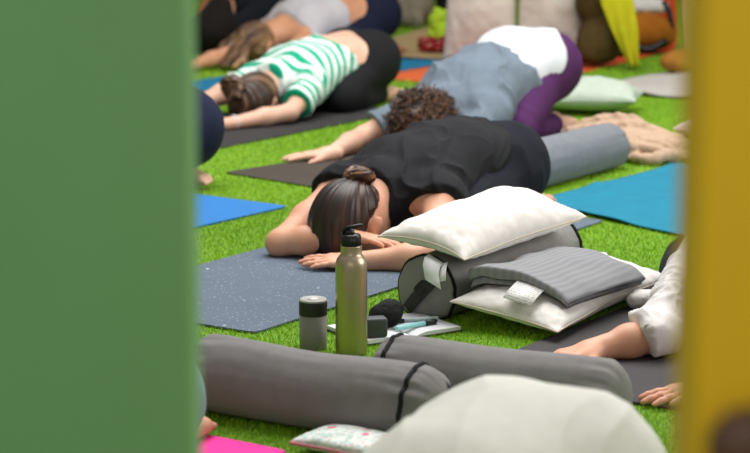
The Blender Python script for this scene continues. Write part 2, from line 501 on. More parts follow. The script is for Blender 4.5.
# ------------------------------------------------------------------ turf pile
def in_poly(px, py, poly):
    r = np.zeros(len(px), bool); n = len(poly)
    for i in range(n):
        x1, y1 = poly[i]; x2, y2 = poly[(i+1) % n]
        c = ((y1 > py) != (y2 > py)) & (px < (x2-x1)*(py-y1)/((y2-y1) + 1e-12) + x1)
        r ^= c
    return r
def turf():
    PV, CO = [], []
    for y0, y1, dens, wd, ht in ((3.6, 5.2, 34000, .0021, .010), (5.2, 7.2, 22000, .0026, .010), (7.2, 9.5, 9000, .004, .011), (9.5, 15, 3000, .006, .014)):
        hw = .19*y1 + .45
        n = int((y1-y0) * 2*hw * dens)
        x = RNG.uniform(-hw, hw, n); y = RNG.uniform(y0, y1, n)
        keep = np.abs(x) < .19*y + .4
        for p in MATPOLY: keep &= ~in_poly(x, y, p)
        x, y = x[keep], y[keep]; n = len(x)
        a = RNG.uniform(0, 2*np.pi, n); ln = RNG.uniform(.1, .75, n) * ht; la = RNG.uniform(0, 2*np.pi, n); h = ht * RNG.uniform(.55, 1.1, n)
        dx, dy = np.cos(a)*wd*.5, np.sin(a)*wd*.5
        b1 = np.c_[x-dx, y-dy, np.zeros(n)]; b2 = np.c_[x+dx, y+dy, np.zeros(n)]; t = np.c_[x+np.cos(la)*ln, y+np.sin(la)*ln, h]
        PV.append(np.stack([b1, b2, t], 1).reshape(-1, 3))
        v = RNG.uniform(0, 1, n) * .8 + .2*(fbm(np.c_[x, y, 0*x]*2.2, 9) + 1)*.5
        CO.append(np.repeat(v, 3))
    P = np.concatenate(PV); cval = np.concatenate(CO); n = len(P)//3
    me = bpy.data.meshes.new('turf_grass'); me.vertices.add(len(P)); me.vertices.foreach_set('co', P.ravel())
    me.loops.add(len(P)); me.loops.foreach_set('vertex_index', np.arange(len(P), dtype=np.int32))
    me.polygons.add(n); me.polygons.foreach_set('loop_start', np.arange(0, len(P), 3, dtype=np.int32))
    at = me.attributes.new('tone', 'FLOAT', 'POINT'); at.data.foreach_set('value', cval.astype(np.float32))
    me.update(calc_edges=True); me.validate()
    m, nt, b = nodes('turf_blade')
    a = N(nt, 'ShaderNodeAttribute', attribute_name='tone')
    c = ramp(nt, a.outputs['Fac'], [(0, lin('#6f9f0c')), (.5, lin('#8dbd18')), (.85, lin('#a8d02c')), (1, lin('#c4da58'))])
    nt.links.new(c, b.inputs['Base Color']); b.inputs['Roughness'].default_value = .5; b.inputs['Specular IOR Level'].default_value = .3
    me.materials.append(m)
    o = link(bpy.data.objects.new('turf_grass', me))
    tag(o, 'bright green artificial grass pile covering the floor', 'grass', kind='stuff')
turf()

# ------------------------------------------------------------------ bolsters
def bolster(label, p0, p1, rw, rh, mat, pip, cat='bolster', dome=.03, gather=.06, seed=0, group=None, pipes=(-1, 1), sag=0.0):
    """a stuffed cylinder from p0 to p1 lying on the turf; local x is its axis"""
    p0, p1 = np.array(p0, float), np.array(p1, float); L = np.linalg.norm(p1-p0); ang = math.atan2(p1[1]-p0[1], p1[0]-p0[0]); c = (p0+p1)/2
    root = empty('bolster', (c[0], c[1], 0), ang)
    seg = 96
    th = np.linspace(0, 2*np.pi, seg, endpoint=False)
    prof = []
    for t in np.linspace(0, 1, 9): prof.append((-L/2 - dome*np.cos(t*np.pi/2), .0001 + (1-.0)*np.sin(t*np.pi/2)*.955))
    for s in np.linspace(-1, 1, 61): prof.append((L/2*s*.985 if abs(s) > .99 else L/2*s*.97, 1 - .045*abs(s)**10))
    for t in np.linspace(1, 0, 9): prof.append((L/2 + dome*np.cos(t*np.pi/2), .0001 + np.sin(t*np.pi/2)*.955))
    V_ = []
    for x, r in prof:
        e = np.exp(-abs(abs(x) - L/2) / .05)
        pp = np.c_[np.cos(th)*3.2, np.sin(th)*3.2, np.full(seg, x*3 + seed*7)]
        g = 1 + gather * e * .5*vnoise(np.c_[np.cos(th)*6, np.sin(th)*6, np.full(seg, x*8+seed)], seed) + .012*fbm(pp, seed+3)
        yy = rw * r * g * np.cos(th); zz = rh * r * g * np.sin(th)
        zz = np.where(zz < -.62*rh, -.62*rh + (zz + .62*rh)*.45, zz)      # settles on the floor
        V_.append(np.c_[np.full(seg, x), yy, zz])
    P = np.concatenate(V_)
    zmin = P[:, 2].min(); n = len(prof)
    P[:, 2] -= zmin
    P[:, 2] *= 1 - sag*np.exp(-(P[:, 0]/(L*.24))**2)
    cz = -zmin
    F = [(i*seg+j, i*seg+(j+1) % seg, (i+1)*seg+(j+1) % seg, (i+1)*seg+j) for i in range(n-1) for j in range(seg)]
    F += [tuple(range(seg))[::-1], tuple((n-1)*seg + j for j in range(seg))]
    mesh_np('cover', P, F, mat, root)
    R = {}
    for k, idx in ((-1, 9), (1, n-10)):
        if k not in pipes: continue
        ring = P[idx*seg:(idx+1)*seg]
        cc = ring.mean(0); ring = cc + (ring - cc)*1.012
        ring[:, 2] = np.maximum(ring[:, 2], .003)
        v, f = tube_np(ring, .0052, 8, closed=True)
        mesh_np('piping', v, f, pip, root); R[k] = cc
    def capx(k, y, z):       # a point on the domed end
        q = 1 - (y/rw)**2 - ((z-cz)/rh)**2
        return k*(L/2 + dome*math.sqrt(max(q/.912, 0)))
    root['label'] = label; root['category'] = cat
    if group: root['group'] = group
    return root, L, cz, capx, rw, rh

def strap(root, capx, k, a, b_, w, mat, name='handle', lift=.006, t=.003):
    """a flat strap across an end cap between (y,z) points a and b"""
    a, b_ = np.array(a, float), np.array(b_, float); d = b_-a; nrm = np.array([-d[1], d[0]]); nrm /= np.linalg.norm(nrm)
    P = []; n = 22
    for i in range(n):
        s = i/(n-1); c = a + d*s; arch = lift*math.sin(math.pi*s)**.5
        for side in (-1, 1):
            q = c + nrm*side*w/2
            x = capx(k, *q)
            for o_ in (0, t): P.append((x + k*(arch + o_ + .001), q[0], q[1]))
    F = []
    for i in range(n-1):
        A, B = i*4, (i+1)*4
        for q in ((0, 1), (1, 3), (3, 2), (2, 0)): F.append((A+q[0], B+q[0], B+q[1], A+q[1]))
    F += [(0, 1, 3, 2), ((n-1)*4, (n-1)*4+2, (n-1)*4+3, (n-1)*4+1)]
    return mesh_np(name, np.array(P), F, mat, root)

F_BOL = fabric('f_bolster', '#807d7c', '#716e6d', scale=30, bump=.15, weave=700)
F_BOL2 = fabric('f_bolster_cool', '#777b81', '#696d73', scale=30, bump=.12, weave=700)
F_BOLD = fabric('f_bolster_dark', '#8b8987', '#7b7977', scale=30, bump=.15, weave=700)
PIP = fabric('f_piping', '#17171a', rough=.8)
STRAP = fabric('f_strap', '#3b3a39')
LABELW = plain('label_white', '#e9e9ea', .7)
LABELK = plain('label_black', '#141414', .6)
ROOTS = {}
r, L, cz, cx, rw, rh = bolster('long grey bolster in front of the steel bottle, its cord-edged end towards the grey-shirted back', (-.335, 4.272), (.09, 4.022), .083, .088, F_BOL, PIP, dome=.065, seed=1, gather=.13, pipes=(1,), sag=.045)
strap(r, cx, 1, (-.045, cz-.02), (.03, cz+.055), .02, STRAP)
r, L, cz, cx, rw, rh = bolster('second grey bolster behind the grey-shirted back, reaching under the bare forearm', (.04, 4.275), (.46, 4.07), .082, .088, F_BOL, PIP, dome=.045, seed=2, pipes=(-1,), sag=.03, gather=.12)
r, L, cz, cx, rw, rh = bolster('dark grey bolster with a round end cap lying under the white pillow', (.125, 5.10), (.49, 5.645), .083, .09, F_BOLD, PIP, dome=.018, seed=3, gather=.05)
strap(r, cx, -1, (-.045, cz+.045), (.045, cz-.05), .03, STRAP)
strap(r, cx, -1, (-.012, cz+.022), (.012, cz-.004), .026, LABELK, 'brand_patch', lift=.0075, t=.0035)
B3 = r
r, L, cz, cx, rw, rh = bolster('pale blue-grey bolster behind the person in black, one end under a tan blanket', (.48, 6.97), (.835, 7.50), .085, .09, F_BOL2, PIP, dome=.02, seed=4, pipes=())

# care label fluttering from the dark bolster's end
def ribbon(name, path, wvec, mat, parent=None, t=.0012):
    path = np.array(path, float); wv = np.array(wvec, float); n = len(path)
    P = []
    for p in path:
        for s in (-.5, .5):
            P.append(p + wv*s)
    P = np.array(P); tn = np.gradient(path, axis=0); nr = np.cross(tn, wv); nr /= np.linalg.norm(nr, axis=1, keepdims=True) + 1e-9
    nr = np.repeat(nr, 2, 0)
    A = np.concatenate([P + nr*t/2, P - nr*t/2]); m_ = len(P); F = []
    for i in range(n-1):
        a = i*2; F += [(a, a+2, a+3, a+1), (m_+a, m_+a+1, m_+a+3, m_+a+2), (a, m_+a, m_+a+2, a+2), (a+1, a+3, m_+a+3, m_+a+1)]
    F += [(0, 1, m_+1, m_), (2*n-2, m_+2*n-2, m_+2*n-1, 2*n-1)]
    return mesh_np(name, A, F, mat, parent)

# ------------------------------------------------------------------ pillows
def rotz(a): return np.array([[math.cos(a), -math.sin(a), 0], [math.sin(a), math.cos(a), 0], [0, 0, 1]])
def pillow_np(L, W, T, pinch=.07, n=72, seed=0, crease=.006, flat=.75, q=.42, droop=0.0):
    u = np.sin(np.linspace(-np.pi/2, np.pi/2, n)); A, B = np.meshgrid(u, u, indexing='ij'); A, B = A.ravel(), B.ravel()
    x = L/2*A*(1 - pinch*(1-B*B)); y = W/2*B*(1 - pinch*1.6*(1-A*A))
    prof = (np.clip((1-A*A)*(1-B*B), 0, 1))**q
    edge = 1 - np.clip((1-A*A)*(1-B*B), 0, 1)
    p3 = np.c_[x*9, y*9, 0*x]
    gat = crease*edge**2*(vnoise(np.c_[x*38, y*38, 0*x], seed) + .6*vnoise(np.c_[x*75, y*75, 0*x], seed+1))
    lump = .10*T*fbm(p3*.7, seed+2) * prof
    inn = prof**.5
    zt = T/2*prof + (lump + gat)*inn; zb = -T/2*prof*flat + gat*inn*.5
    dz = -droop*(B*B) + .012*edge**3*vnoise(p3*.5, seed+5)
    top = np.c_[x, y, zt+dz]; bot = np.c_[x, y, zb+dz]; m_ = len(x); F = []
    for i in range(n-1):
        for j in range(n-1):
            a, b_, c_, d = i*n+j, (i+1)*n+j, (i+1)*n+j+1, i*n+j+1
            F.append((a, b_, c_, d)); F.append((m_+a, m_+d, m_+c_, m_+b_))
    rim = [i*n for i in range(n)] + [(n-1)*n+j for j in range(1, n)] + [i*n+n-1 for i in range(n-2, -1, -1)] + [j for j in range(n-2, 0, -1)]
    v = np.concatenate([top, bot]); seam = (top[rim] + bot[rim])/2
    for a, b_ in zip(rim, rim[1:] + rim[:1]): F.append((a, m_+a, m_+b_, b_))
    return v, F, seam
def pillow(label, loc, ang, L, W, T, mat, roll=0, pitch=0, seammat=None, group=None, rest=None, cat='pillow', **kw):
    v, F, seam = pillow_np(L, W, T, **kw)
    root = mesh_np('pillow', v, F, mat)
    root.location = loc; root.rotation_euler = Euler((roll, pitch, ang), 'XYZ')
    sv, sf = tube_np(seam, .0026, 6, closed=True)
    mesh_np('piping', sv, sf, seammat or mat, root)
    return tag(root, label, cat, group)
F_PIL = fabric('f_pillow', '#dcd8d3', '#d1ccc5', scale=40, bump=.12, weave=800)
F_PILS = fabric('f_pillow_seam', '#c9bfae')
pillow('white pillow lying on top of the dark grey bolster', (.284, 5.31, .206), math.atan2(.84, .54), .635, .245, .13, F_PIL, roll=D2R(7), seammat=F_PILS, seed=11, droop=.015)
PLA = math.atan2(.85, .53); PLC = (.482, 5.185, .058); PROLL = D2R(7)
PL2 = pillow('white pillow lying on the turf under the folded grey blanket', PLC, PLA, .675, .29, .108, F_PIL, roll=PROLL, seammat=F_PILS, seed=12)
pillow('mint-white pillow lying on the turf behind the tan blanket', (.91, 8.95, .072), D2R(-12), .42, .34, .15, fabric('f_mint', '#b4c0b2', '#a6b3a4', scale=30), seed=13)
pillow('pinkish white pillow partly behind the yellow post beside the tan blanket', (1.36, 7.78, .088), D2R(35), .38, .34, .15, fabric('f_pinkwhite', '#d9c8c2', '#ccb9b2', scale=30), seed=14)
F_BEIGE = fabric('f_beige', '#cfc3ba', '#c2b5ab', scale=26, bump=.18)
# two tall cushions standing on their ends
pillow('upright beige cushion, the one nearer the red clothes', (.545, 10.95, .378), D2R(-14), .37, .72, .17, F_BEIGE, roll=D2R(83), seed=15, group='upright beige cushions', cat='cushion', pinch=.05)
pillow('upright beige cushion, the one beside the yellow jacket', (.90, 10.9, .378), D2R(-6), .335, .72, .17, F_BEIGE, roll=D2R(84), seed=16, group='upright beige cushions', cat='cushion', pinch=.05)
# paper care tags sewn on pillow edges
def place_local(o, root, co, rot=(0, 0, 0)):
    o.parent = root; o.location = co; o.rotation_euler = rot

# ------------------------------------------------------------------ folded grey blanket on the pillow
def pil_top(u, v, L=.675, W=.29, T=.108, q=.42):
    A = np.clip(u/(L/2), -1, 1); B = np.clip(v/(W/2), -1, 1)
    z = T/2*np.clip((1-A*A)*(1-B*B), 0, 1)**q
    return z
def blanket():
    nb = 46; ths = .0045
    # serpentine path: (u, height above pillow)
    path = []
    def seg(u0, u1, h0, h1, n):
        for t in np.linspace(0, 1, n): path.append((u0 + (u1-u0)*t, h0 + (h1-h0)*t))
    def turn(u, h0, r, sgn, n=9):
        for t in np.linspace(0, np.pi, n)[1:-1]: path.append((u + sgn*r*np.sin(t), h0 + r*(1-np.cos(t))))
    seg(.15, -.225, .003, .003, 34); turn(-.225, .003, .003, -1)
    seg(-.225, .155, .009, .009, 34); turn(.155, .009, .003, 1)
    seg(.155, -.235, .015, .015, 34); turn(-.235, .015, .005, -1)
    seg(-.235, -.16, .025, .021, 8); seg(-.155, .15, .0205, .020, 26)
    path = np.array(path); tn = np.gradient(path, axis=0); tn /= np.linalg.norm(tn, axis=1, keepdims=True)+1e-9
    nr = np.c_[-tn[:, 1], tn[:, 0]]
    out = np.concatenate([path + nr*ths/2, (path - nr*ths/2)[::-1]]); m_ = len(out)
    P = []
    for b_ in np.linspace(-1, 1, nb):
        u = out[:, 0] + .010*np.sin(3*b_+1) - .016*b_*np.clip((-.04-out[:, 0])/.12, 0, 1) + .006*vnoise(np.c_[out[:, 0]*10, np.full(m_, b_*2), out[:, 1]*60], 3)
        half = .136 + .012*np.sin(out[:, 0]*9) + .006*np.clip((out[:, 1]-.010)/.007, 0, 1)
        v = b_*half + .006*vnoise(np.c_[out[:, 0]*12, np.full(m_, b_*1.5), out[:, 1]*40], 8)
        base = .96*pil_top(u*.95, v*.76)
        top_ = np.clip((out[:, 1]-.010)/.007, 0, 1)
        crum = .006*vnoise(np.c_[u*11, v*15, 0*u], 21)*top_ + .007*(vnoise(np.c_[u*3+v*7, u*2.6-v*2.2, 0*u], 24)+.3)*top_*np.clip((u+.16)*6, 0, 1)
        open_ = np.clip((-.06-u)/.16, 0, 1)**1.3*np.clip(out[:, 1]-.006, 0, 1)*1.3*(.6+.4*b_) + .006*np.clip((-.12-u)/.1, 0, 1)*vnoise(np.c_[u*4, np.full(m_, b_*2.2), out[:, 1]*70], 33)
        edge = -.02*np.clip((abs(b_)-.7)/.3, 0, 1)**2
        P.append(np.c_[u, v, base + out[:, 1] + crum + open_ + edge*.6])
    P = np.concatenate(P); F = []
    for i in range(nb-1):
        for j in range(m_):
            j2 = (j+1) % m_
            F.append((i*m_+j, i*m_+j2, (i+1)*m_+j2, (i+1)*m_+j))
    F += [tuple(range(m_))[::-1], tuple((nb-1)*m_+j for j in range(m_))]
    # pale ribbed weave
    m, nt, b = nodes('f_blanket'); tc = N(nt, 'ShaderNodeTexCoord')
    wv = N(nt, 'ShaderNodeTexWave', Scale=16.0, Distortion=1.0, Detail=1.0); wv.bands_direction = 'Y'
    nt.links.new(tc.outputs['Object'], wv.inputs['Vector'])
    nt.links.new(mixc(nt, ramp(nt, wv.outputs['Fac'], [(.35, 0.), (.65, .55)]), lin('#8d8e91'), lin('#7c7d80')), b.inputs['Base Color'])
    n2 = N(nt, 'ShaderNodeTexNoise', Scale=500.0); nt.links.new(tc.outputs['Object'], n2.inputs['Vector'])
    bn = N(nt, 'ShaderNodeBump', Strength=.3, Distance=.003); nt.links.new(n2.outputs[0], bn.inputs['Height']); nt.links.new(bn.outputs[0], b.inputs['Normal'])
    b.inputs['Roughness'].default_value = .95; b.inputs['Specular IOR Level'].default_value = .15
    o = mesh_np('folded_blanket', P, F, m)
    o.location = (PLC[0]-.012, PLC[1]-.004, PLC[2]-.002); o.rotation_euler = Euler((PROLL, 0, PLA), 'XYZ')
    tag(o, 'grey ribbed blanket folded in layers on top of the white pillow', 'blanket')
    tg = ribbon('care_label', [(.205, .02, .052), (.225, .03, .050), (.25, .045, .046)], (.03, -.055, 0), LABELW, o)
blanket()
# care label on the lower pillow's short edge
m, nt, b = nodes('label_printed'); tc = N(nt, 'ShaderNodeTexCoord')
wv = N(nt, 'ShaderNodeTexWave', Scale=42.0, Distortion=0.0); wv.bands_direction = 'X'; nt.links.new(tc.outputs['Object'], wv.inputs['Vector'])
nz = N(nt, 'ShaderNodeTexNoise', Scale=160.0); nt.links.new(tc.outputs['Object'], nz.inputs['Vector'])
mu = N(nt, 'ShaderNodeMath', operation='MULTIPLY'); nt.links.new(ramp(nt, wv.outputs['Fac'], [(.55, 0.), (.7, 1.)]), mu.inputs[0]); nt.links.new(ramp(nt, nz.outputs[0], [(.45, 0.), (.55, .7)]), mu.inputs[1])
nt.links.new(mixc(nt, mu.outputs[0], lin('#e4e2dd'), lin('#9a9a9c')), b.inputs['Base Color']); b.inputs['Roughness'].default_value = .6
LABELP = m
ribbon('care_label', [(-.215, -.015, .060), (-.25, -.016, .056), (-.285, -.018, .046), (-.312, -.018, .030)], (0, .075, .004), LABELP, PL2)
# label on dark bolster cap
ribbon('care_label', [(-.350, -.044, .160), (-.372, -.046, .156), (-.386, -.050, .140), (-.390, -.056, .122), (-.394, -.062, .106)], (.012, .052, .016), LABELW, B3)
ribbon('care_label', [(-.354, -.062, .150), (-.370, -.068, .142), (-.380, -.072, .128), (-.386, -.076, .112)], (.010, .040, -.014), LABELW, B3)

# ------------------------------------------------------------------ bottle, tumbler, notebook, pens, pouch
def brushed(name, col, rough):
    m, nt, b = nodes(name); tc = N(nt, 'ShaderNodeTexCoord')
    mp = N(nt, 'ShaderNodeMapping'); mp.inputs['Scale'].default_value = (90, 90, 3); nt.links.new(tc.outputs['Object'], mp.inputs[0])
    n1 = N(nt, 'ShaderNodeTexNoise', Scale=6.0, Detail=3.0); nt.links.new(mp.outputs[0], n1.inputs['Vector'])
    nt.links.new(mixc(nt, n1.outputs[0], lin(col), tuple(x*.85 for x in lin(col)[:3])+(1,)), b.inputs['Base Color'])
    bn = N(nt, 'ShaderNodeBump', Strength=.08, Distance=.001); nt.links.new(n1.outputs[0], bn.inputs['Height']); nt.links.new(bn.outputs[0], b.inputs['Normal'])
    b.inputs['Metallic'].default_value = 1; b.inputs['Roughness'].default_value = rough
    return m
STEEL = brushed('steel', '#bfae93', .36)
BLK = plain('plastic_black', '#101112', .35)
t = empty('water_bottle', (-.054, 4.745, 0))
bm = bmesh.new(); add_lathe(bm, [(0, 0), (.033, 0), (.0362, .003), (.0365, .008), (.0365, .203), (.0362, .212), (.034, .221), (.029, .229), (.0255, .233), (.0243, .236), (.0243, .252), (.0247, .254), (0, .255)], 64)
bm_obj('body', bm, STEEL, t)
bm = bmesh.new(); add_lathe(bm, [(0, .252), (.0215, .252), (.0222, .254), (.0222, .276), (.0205, .280), (.0, .281)], 48)
for i in range(40):
    a = i*2*math.pi/40; add_box(bm, (.0222*math.cos(a), .0222*math.sin(a), .264), (.0016, .0016, .020), Euler((0, 0, a)).to_matrix())
bm_obj('cap', bm, BLK, t)
bm = bmesh.new(); add_lathe(bm, [(0, .280), (.012, .280), (.0115, .288), (.007, .292), (0, .292)], 32, Matrix.Translation((-.004, 0, 0)))
bm_obj('spout', bm, BLK, t)
v, f = tube_np([(-.018, 0, .276), (-.018, -.002, .289), (-.010, -.004, .296), (.006, -.006, .2985), (.020, -.008, .302), (.026, -.008, .303)], [.0042, .0042, .0045, .0045, .004, .003], 10)
mesh_np('carry_loop', v, f, BLK, t)
tag(t, 'tall brushed steel water bottle with a black cap standing on the turf', 'bottle')

t = empty('tumbler', (-.143, 4.795, 0))
bm = bmesh.new(); add_lathe(bm, [(0, 0), (.0285, 0), (.031, .002), (.0315, .006), (.0322, .082), (0, .082)], 56); bm_obj('body', bm, plain('tumbler_grey', '#77776c', .45), t)
bm = bmesh.new(); add_lathe(bm, [(0, .082), (.0326, .082), (.0329, .083), (.0329, .111), (.0322, .114), (0, .114)], 56); bm_obj('grip_band', bm, plain('band_black', '#1c1d1e', .6), t)
bm = bmesh.new(); add_lathe(bm, [(0, .113), (.0318, .113), (.0322, .116), (.030, .1195), (.026, .1185), (.023, .1175), (0, .1175)], 56); bm_obj('lid', bm, plain('lid_grey', '#a9a9a4', .35), t)
bm = bmesh.new(); add_lathe(bm, [(0, .117), (.013, .117), (.0125, .1195), (0, .12)], 32); bm_obj('button', bm, plain('lid_white', '#d8d8d4', .3), t)
tag(t, 'grey travel tumbler with a black band left of the steel bottle', 'tumbler')

nbd = np.array([.83, .56]); NA = math.atan2(.19, .27)
t = empty('notebook', (.045, 4.965, 0), D2R(33))
PAGE = plain('paper', '#d9dadd', .7)
bm = bmesh.new(); add_box(bm, (0, 0, .004), (.27, .19, .003)); bm_obj('cover', bm, plain('cover_dark', '#23262c', .6), t, False)
def page_block(s):
    n = 14; P = []; 
    for i in range(n):
        a = i/(n-1); x = s*(.001 + .131*a); z = .0065 + .009*math.sin(min(a*3, 1)*math.pi/2)*(1-.15*a) 
        P += [(x, -.092, z), (x, .092, z)]
    P = np.array(P); B_ = P.copy(); B_[:, 2] = .0056; m_ = len(P); F = []
    for i in range(n-1):
        a = 2*i; F += [(a, a+2, a+3, a+1), (m_+a, m_+a+1, m_+a+3, m_+a+2), (a, m_+a, m_+a+2, a+2), (a+1, a+3, m_+a+3, m_+a+1)]
    F += [(0, 1, m_+1, m_), (2*n-2, m_+2*n-2, m_+2*n-1, 2*n-1)]
    o = mesh_np('pages', np.concatenate([P, B_]), F, PAGE, t, smooth=False)
page_block(-1); page_block(1)
tag(t, 'open notebook with white pages lying on the turf behind the steel bottle', 'notebook')

def pen(label, p, ang, L, r, body, capm, capl):
    root = empty('marker_pen', p, ang)
    M = Matrix.Rotation(D2R(90), 4, 'Y')
    bm = bmesh.new(); add_lathe(bm, [(0, -L/2), (r*.8, -L/2), (r, -L/2+.004), (r, L/2-capl), (0, L/2-capl)], 20, M); bm_obj('barrel', bm, body, root)
    bm = bmesh.new(); add_lathe(bm, [(0, L/2-capl), (r*1.12, L/2-capl), (r*1.12, L/2-.003), (r*.8, L/2), (0, L/2)], 20, M); bm_obj('cap', bm, capm, root)
    return tag(root, label, 'pen')
AQ = plain('pen_aqua', '#8fd0cf', .35); DK = plain('pen_dark', '#16191f', .4); PALE = plain('pen_pale', '#b9c9cc', .3)
pen('aqua marker pen with a black cap lying on the open notebook', (.098, 4.945, .0215), D2R(38), .125, .0062, AQ, DK, .036)
pen('pale pen with a black cap at its left end on the open notebook', (.093, 5.005, .020), D2R(200), .13, .0045, PALE, DK, .04)
# black pouch and small dark box on the notebook
POUCH = fabric('f_black_pouch', '#121214', rough=.8)
prims = [ell((0, 0, .028), (.040, .032, .030), None, .01), ell((.012, .01, .042), (.028, .026, .026), None, .012), cap((.02, 0, .03), (.036, .006, .046), .016, .010, .012)]
o = implicit('pouch', prims, .003, POUCH, disp=lambda v: .0015*fbm(v*60, 3)); o.location = (.024, 4.955, .0135); tag(o, 'small round black pouch standing on the notebook behind the grey box', 'pouch')
bm = bmesh.new(); add_box(bm, (0, 0, .023), (.054, .038, .046)); o = bm_obj('case', bm, plain('case_grey', '#3f4349', .55), None, True, .006)
o.location = (0, 4.855, .0155); o.rotation_euler = (0, 0, D2R(14)); tag(o, 'small dark grey case standing on the notebook right of the bottle', 'case')

# floral zip pouch
m, nt, b = nodes('f_floral'); tc = N(nt, 'ShaderNodeTexCoord')
mp = N(nt, 'ShaderNodeMapping'); nt.links.new(tc.outputs['Object'], mp.inputs[0])
base = lin('#d9dcd6')
v1 = N(nt, 'ShaderNodeTexVoronoi', Scale=34.0); nt.links.new(mp.outputs[0], v1.inputs['Vector'])
v2 = N(nt, 'ShaderNodeTexVoronoi', Scale=80.0); nt.links.new(mp.outputs[0], v2.inputs['Vector'])
v3 = N(nt, 'ShaderNodeTexNoise', Scale=75.0, Detail=2.0); nt.links.new(mp.outputs[0], v3.inputs['Vector'])
c = mixc(nt, ramp(nt, v3.outputs[0], [(.48, 0.), (.56, .8)]), base, lin('#9fc2b8'))
c = mixc(nt, ramp(nt, v2.outputs['Distance'], [(.18, .8), (.28, 0.)]), c, lin('#d98a83'))
sx = N(nt, 'ShaderNodeSeparateColor'); nt.links.new(v1.outputs['Color'], sx.inputs[0])
g1 = ramp(nt, sx.outputs[0], [(.55, 0.), (.6, 1.)]); g2 = ramp(nt, v1.outputs['Distance'], [(.26, 1.), (.34, 0.)])
mu = N(nt, 'ShaderNodeMath', operation='MULTIPLY'); nt.links.new(g1, mu.inputs[0]); nt.links.new(g2, mu.inputs[1])
c = mixc(nt, mu.outputs[0], c, lin('#e8557f'))
nt.links.new(c, b.inputs['Base Color']); b.inputs['Roughness'].default_value = .7
v, F, seam = pillow_np(.22, .13, .040, pinch=.02, n=40, seed=5, crease=.001, q=.22)
FP = mesh_np('zip_pouch', v, F, m); FP.location = (-.035, 3.93, .026); FP.rotation_euler = Euler((0, 0, D2R(-35)), 'XYZ')
sv, sf = tube_np(seam[:40]+np.array([0, -.001, 0]), .0035, 8); mesh_np('zip', sv, sf, plain('zip_pink', '#d8808c', .5), FP)
tag(FP, 'flat floral zip pouch in pink and mint in front of the long bolster', 'pouch')

# ------------------------------------------------------------------ posts in the front
def post(label, x0, x1, y, dep, mat, h=2.3):
    bm = bmesh.new(); add_box(bm, ((x0+x1)/2, 0, h/2), (x1-x0, dep, h)); o = bm_obj('door_post', bm, mat, None, True, .006)
    o.location = (0, y, 0); return tag(o, label, 'post')
post('broad out-of-focus green painted post along the left edge', -.62, -.161, 1.86, .10, plain('paint_green', '#74a873', .6, spec=.3, bscale=6))
YP = post('broad out-of-focus yellow painted post along the right edge', .203, .62, 1.36, .10, plain('paint_yellow', '#eaba1c', .6, spec=.3, bscale=6))
bm = bmesh.new(); add_lathe(bm, [(0, 0), (.012, 0), (.012, .012), (.022, .016), (.026, .024), (.024, .034), (.014, .040), (0, .041)], 40, Matrix.Rotation(D2R(90), 4, 'X'))
o = bm_obj('knob', bm, plain('knob_brown', '#5a3a26', .5), YP); o.location = (0.234, -.05, 0.803); o['label'] = 'round brown knob'

# ------------------------------------------------------------------ people in child's pose
def unit(v): v = np.asarray(v, float); return v/np.linalg.norm(v)
def hand(wrist, d, up, side, spread=.16, curl=.25, scale=1.0, thumb=.75, k=.006):
    """palm, four unequal bent fingers and a thumb that leaves the side of the palm; d points to the fingertips, up is the back of the hand,
    side = +1 when the thumb is on the left of d seen from above"""
    d = unit(d); up = np.asarray(up, float); up = unit(up - d*up.dot(d)); lt = np.cross(up, d)*side
    w = np.asarray(wrist, float); P = []; s = scale
    kn = []
    for i, (o, l) in enumerate(((.030, .086), (.010, .091), (-.010, .087), (-.028, .079))):
        b = w + lt*o*.55*s + d*.012*s; q = w + d*l*s + lt*o*s + up*.003*s
        P.append(cap(b, q, .0145*s, .0112*s, .014)); kn.append(q)
    P.append(cap(w - d*.03*s, w + d*.02*s, .021*s, .022*s, .02))
    P.append(cap(w + lt*.016*s + d*.02*s, w + lt*.02*s + d*.06*s, .014*s, .012*s, .015))
    for i, (q, L, r) in enumerate(zip(kn, (.072, .080, .074, .058), (.0088, .0090, .0086, .0076))):
        a = (1.5 - i)*spread; fd = unit(d*math.cos(a) + lt*math.sin(a)); p = q; c = 0
        for j, fr in enumerate((.46, .30, .24)):
            c += curl*(.5, 1, .8)[j]; dd = fd*math.cos(c) - up*math.sin(c)
            n = p + dd*L*fr*s; P.append(cap(p, n, r*s*(1-.06*j), r*s*(.94-.06*j), k)); p = n
    tb = w + lt*.022*s + d*.022*s - up*.004*s; td = unit(d*math.cos(thumb) + lt*math.sin(thumb) - up*.12)
    t1 = tb + td*.040*s; td2 = unit(d*math.cos(thumb*.72) + lt*math.sin(thumb*.72) - up*.12); t2 = t1 + td2*.030*s; t3 = t2 + unit(td2 - up*.15)*.024*s
    P += [cap(tb, t1, .014*s, .0105*s, .012), cap(t1, t2, .0102*s, .0095*s, .006), cap(t2, t3, .0095*s, .0078*s, .006)]
    return P

def foot(ank, d, up_sole):
    """bare foot lying on its instep, sole upward"""
    d = unit(d); a = np.asarray(ank, float); lt = np.cross([0, 0, 1.0], d); P = []
    P += [cap(a, a + d*.09, .032, .030, .03), cap(a - d*.01 + [0, 0, .025], a + [0, 0, .005], .028, .028, .02), cap(a + d*.06 - lt*.018, a + d*.15 - lt*.02, .024, .019, .02), cap(a + d*.06 + lt*.015, a + d*.14 + lt*.02, .024, .018, .02)]
    for i in range(5):
        o = (i-2)*.0145; b = a + d*(.150-.004*abs(i-1)) + lt*o; P.append(cap(b, b + d*(.034-.003*i) - [0, 0, .006], .0105 if i == 0 else .0088, .0085 if i == 0 else .007, .006))
    return P

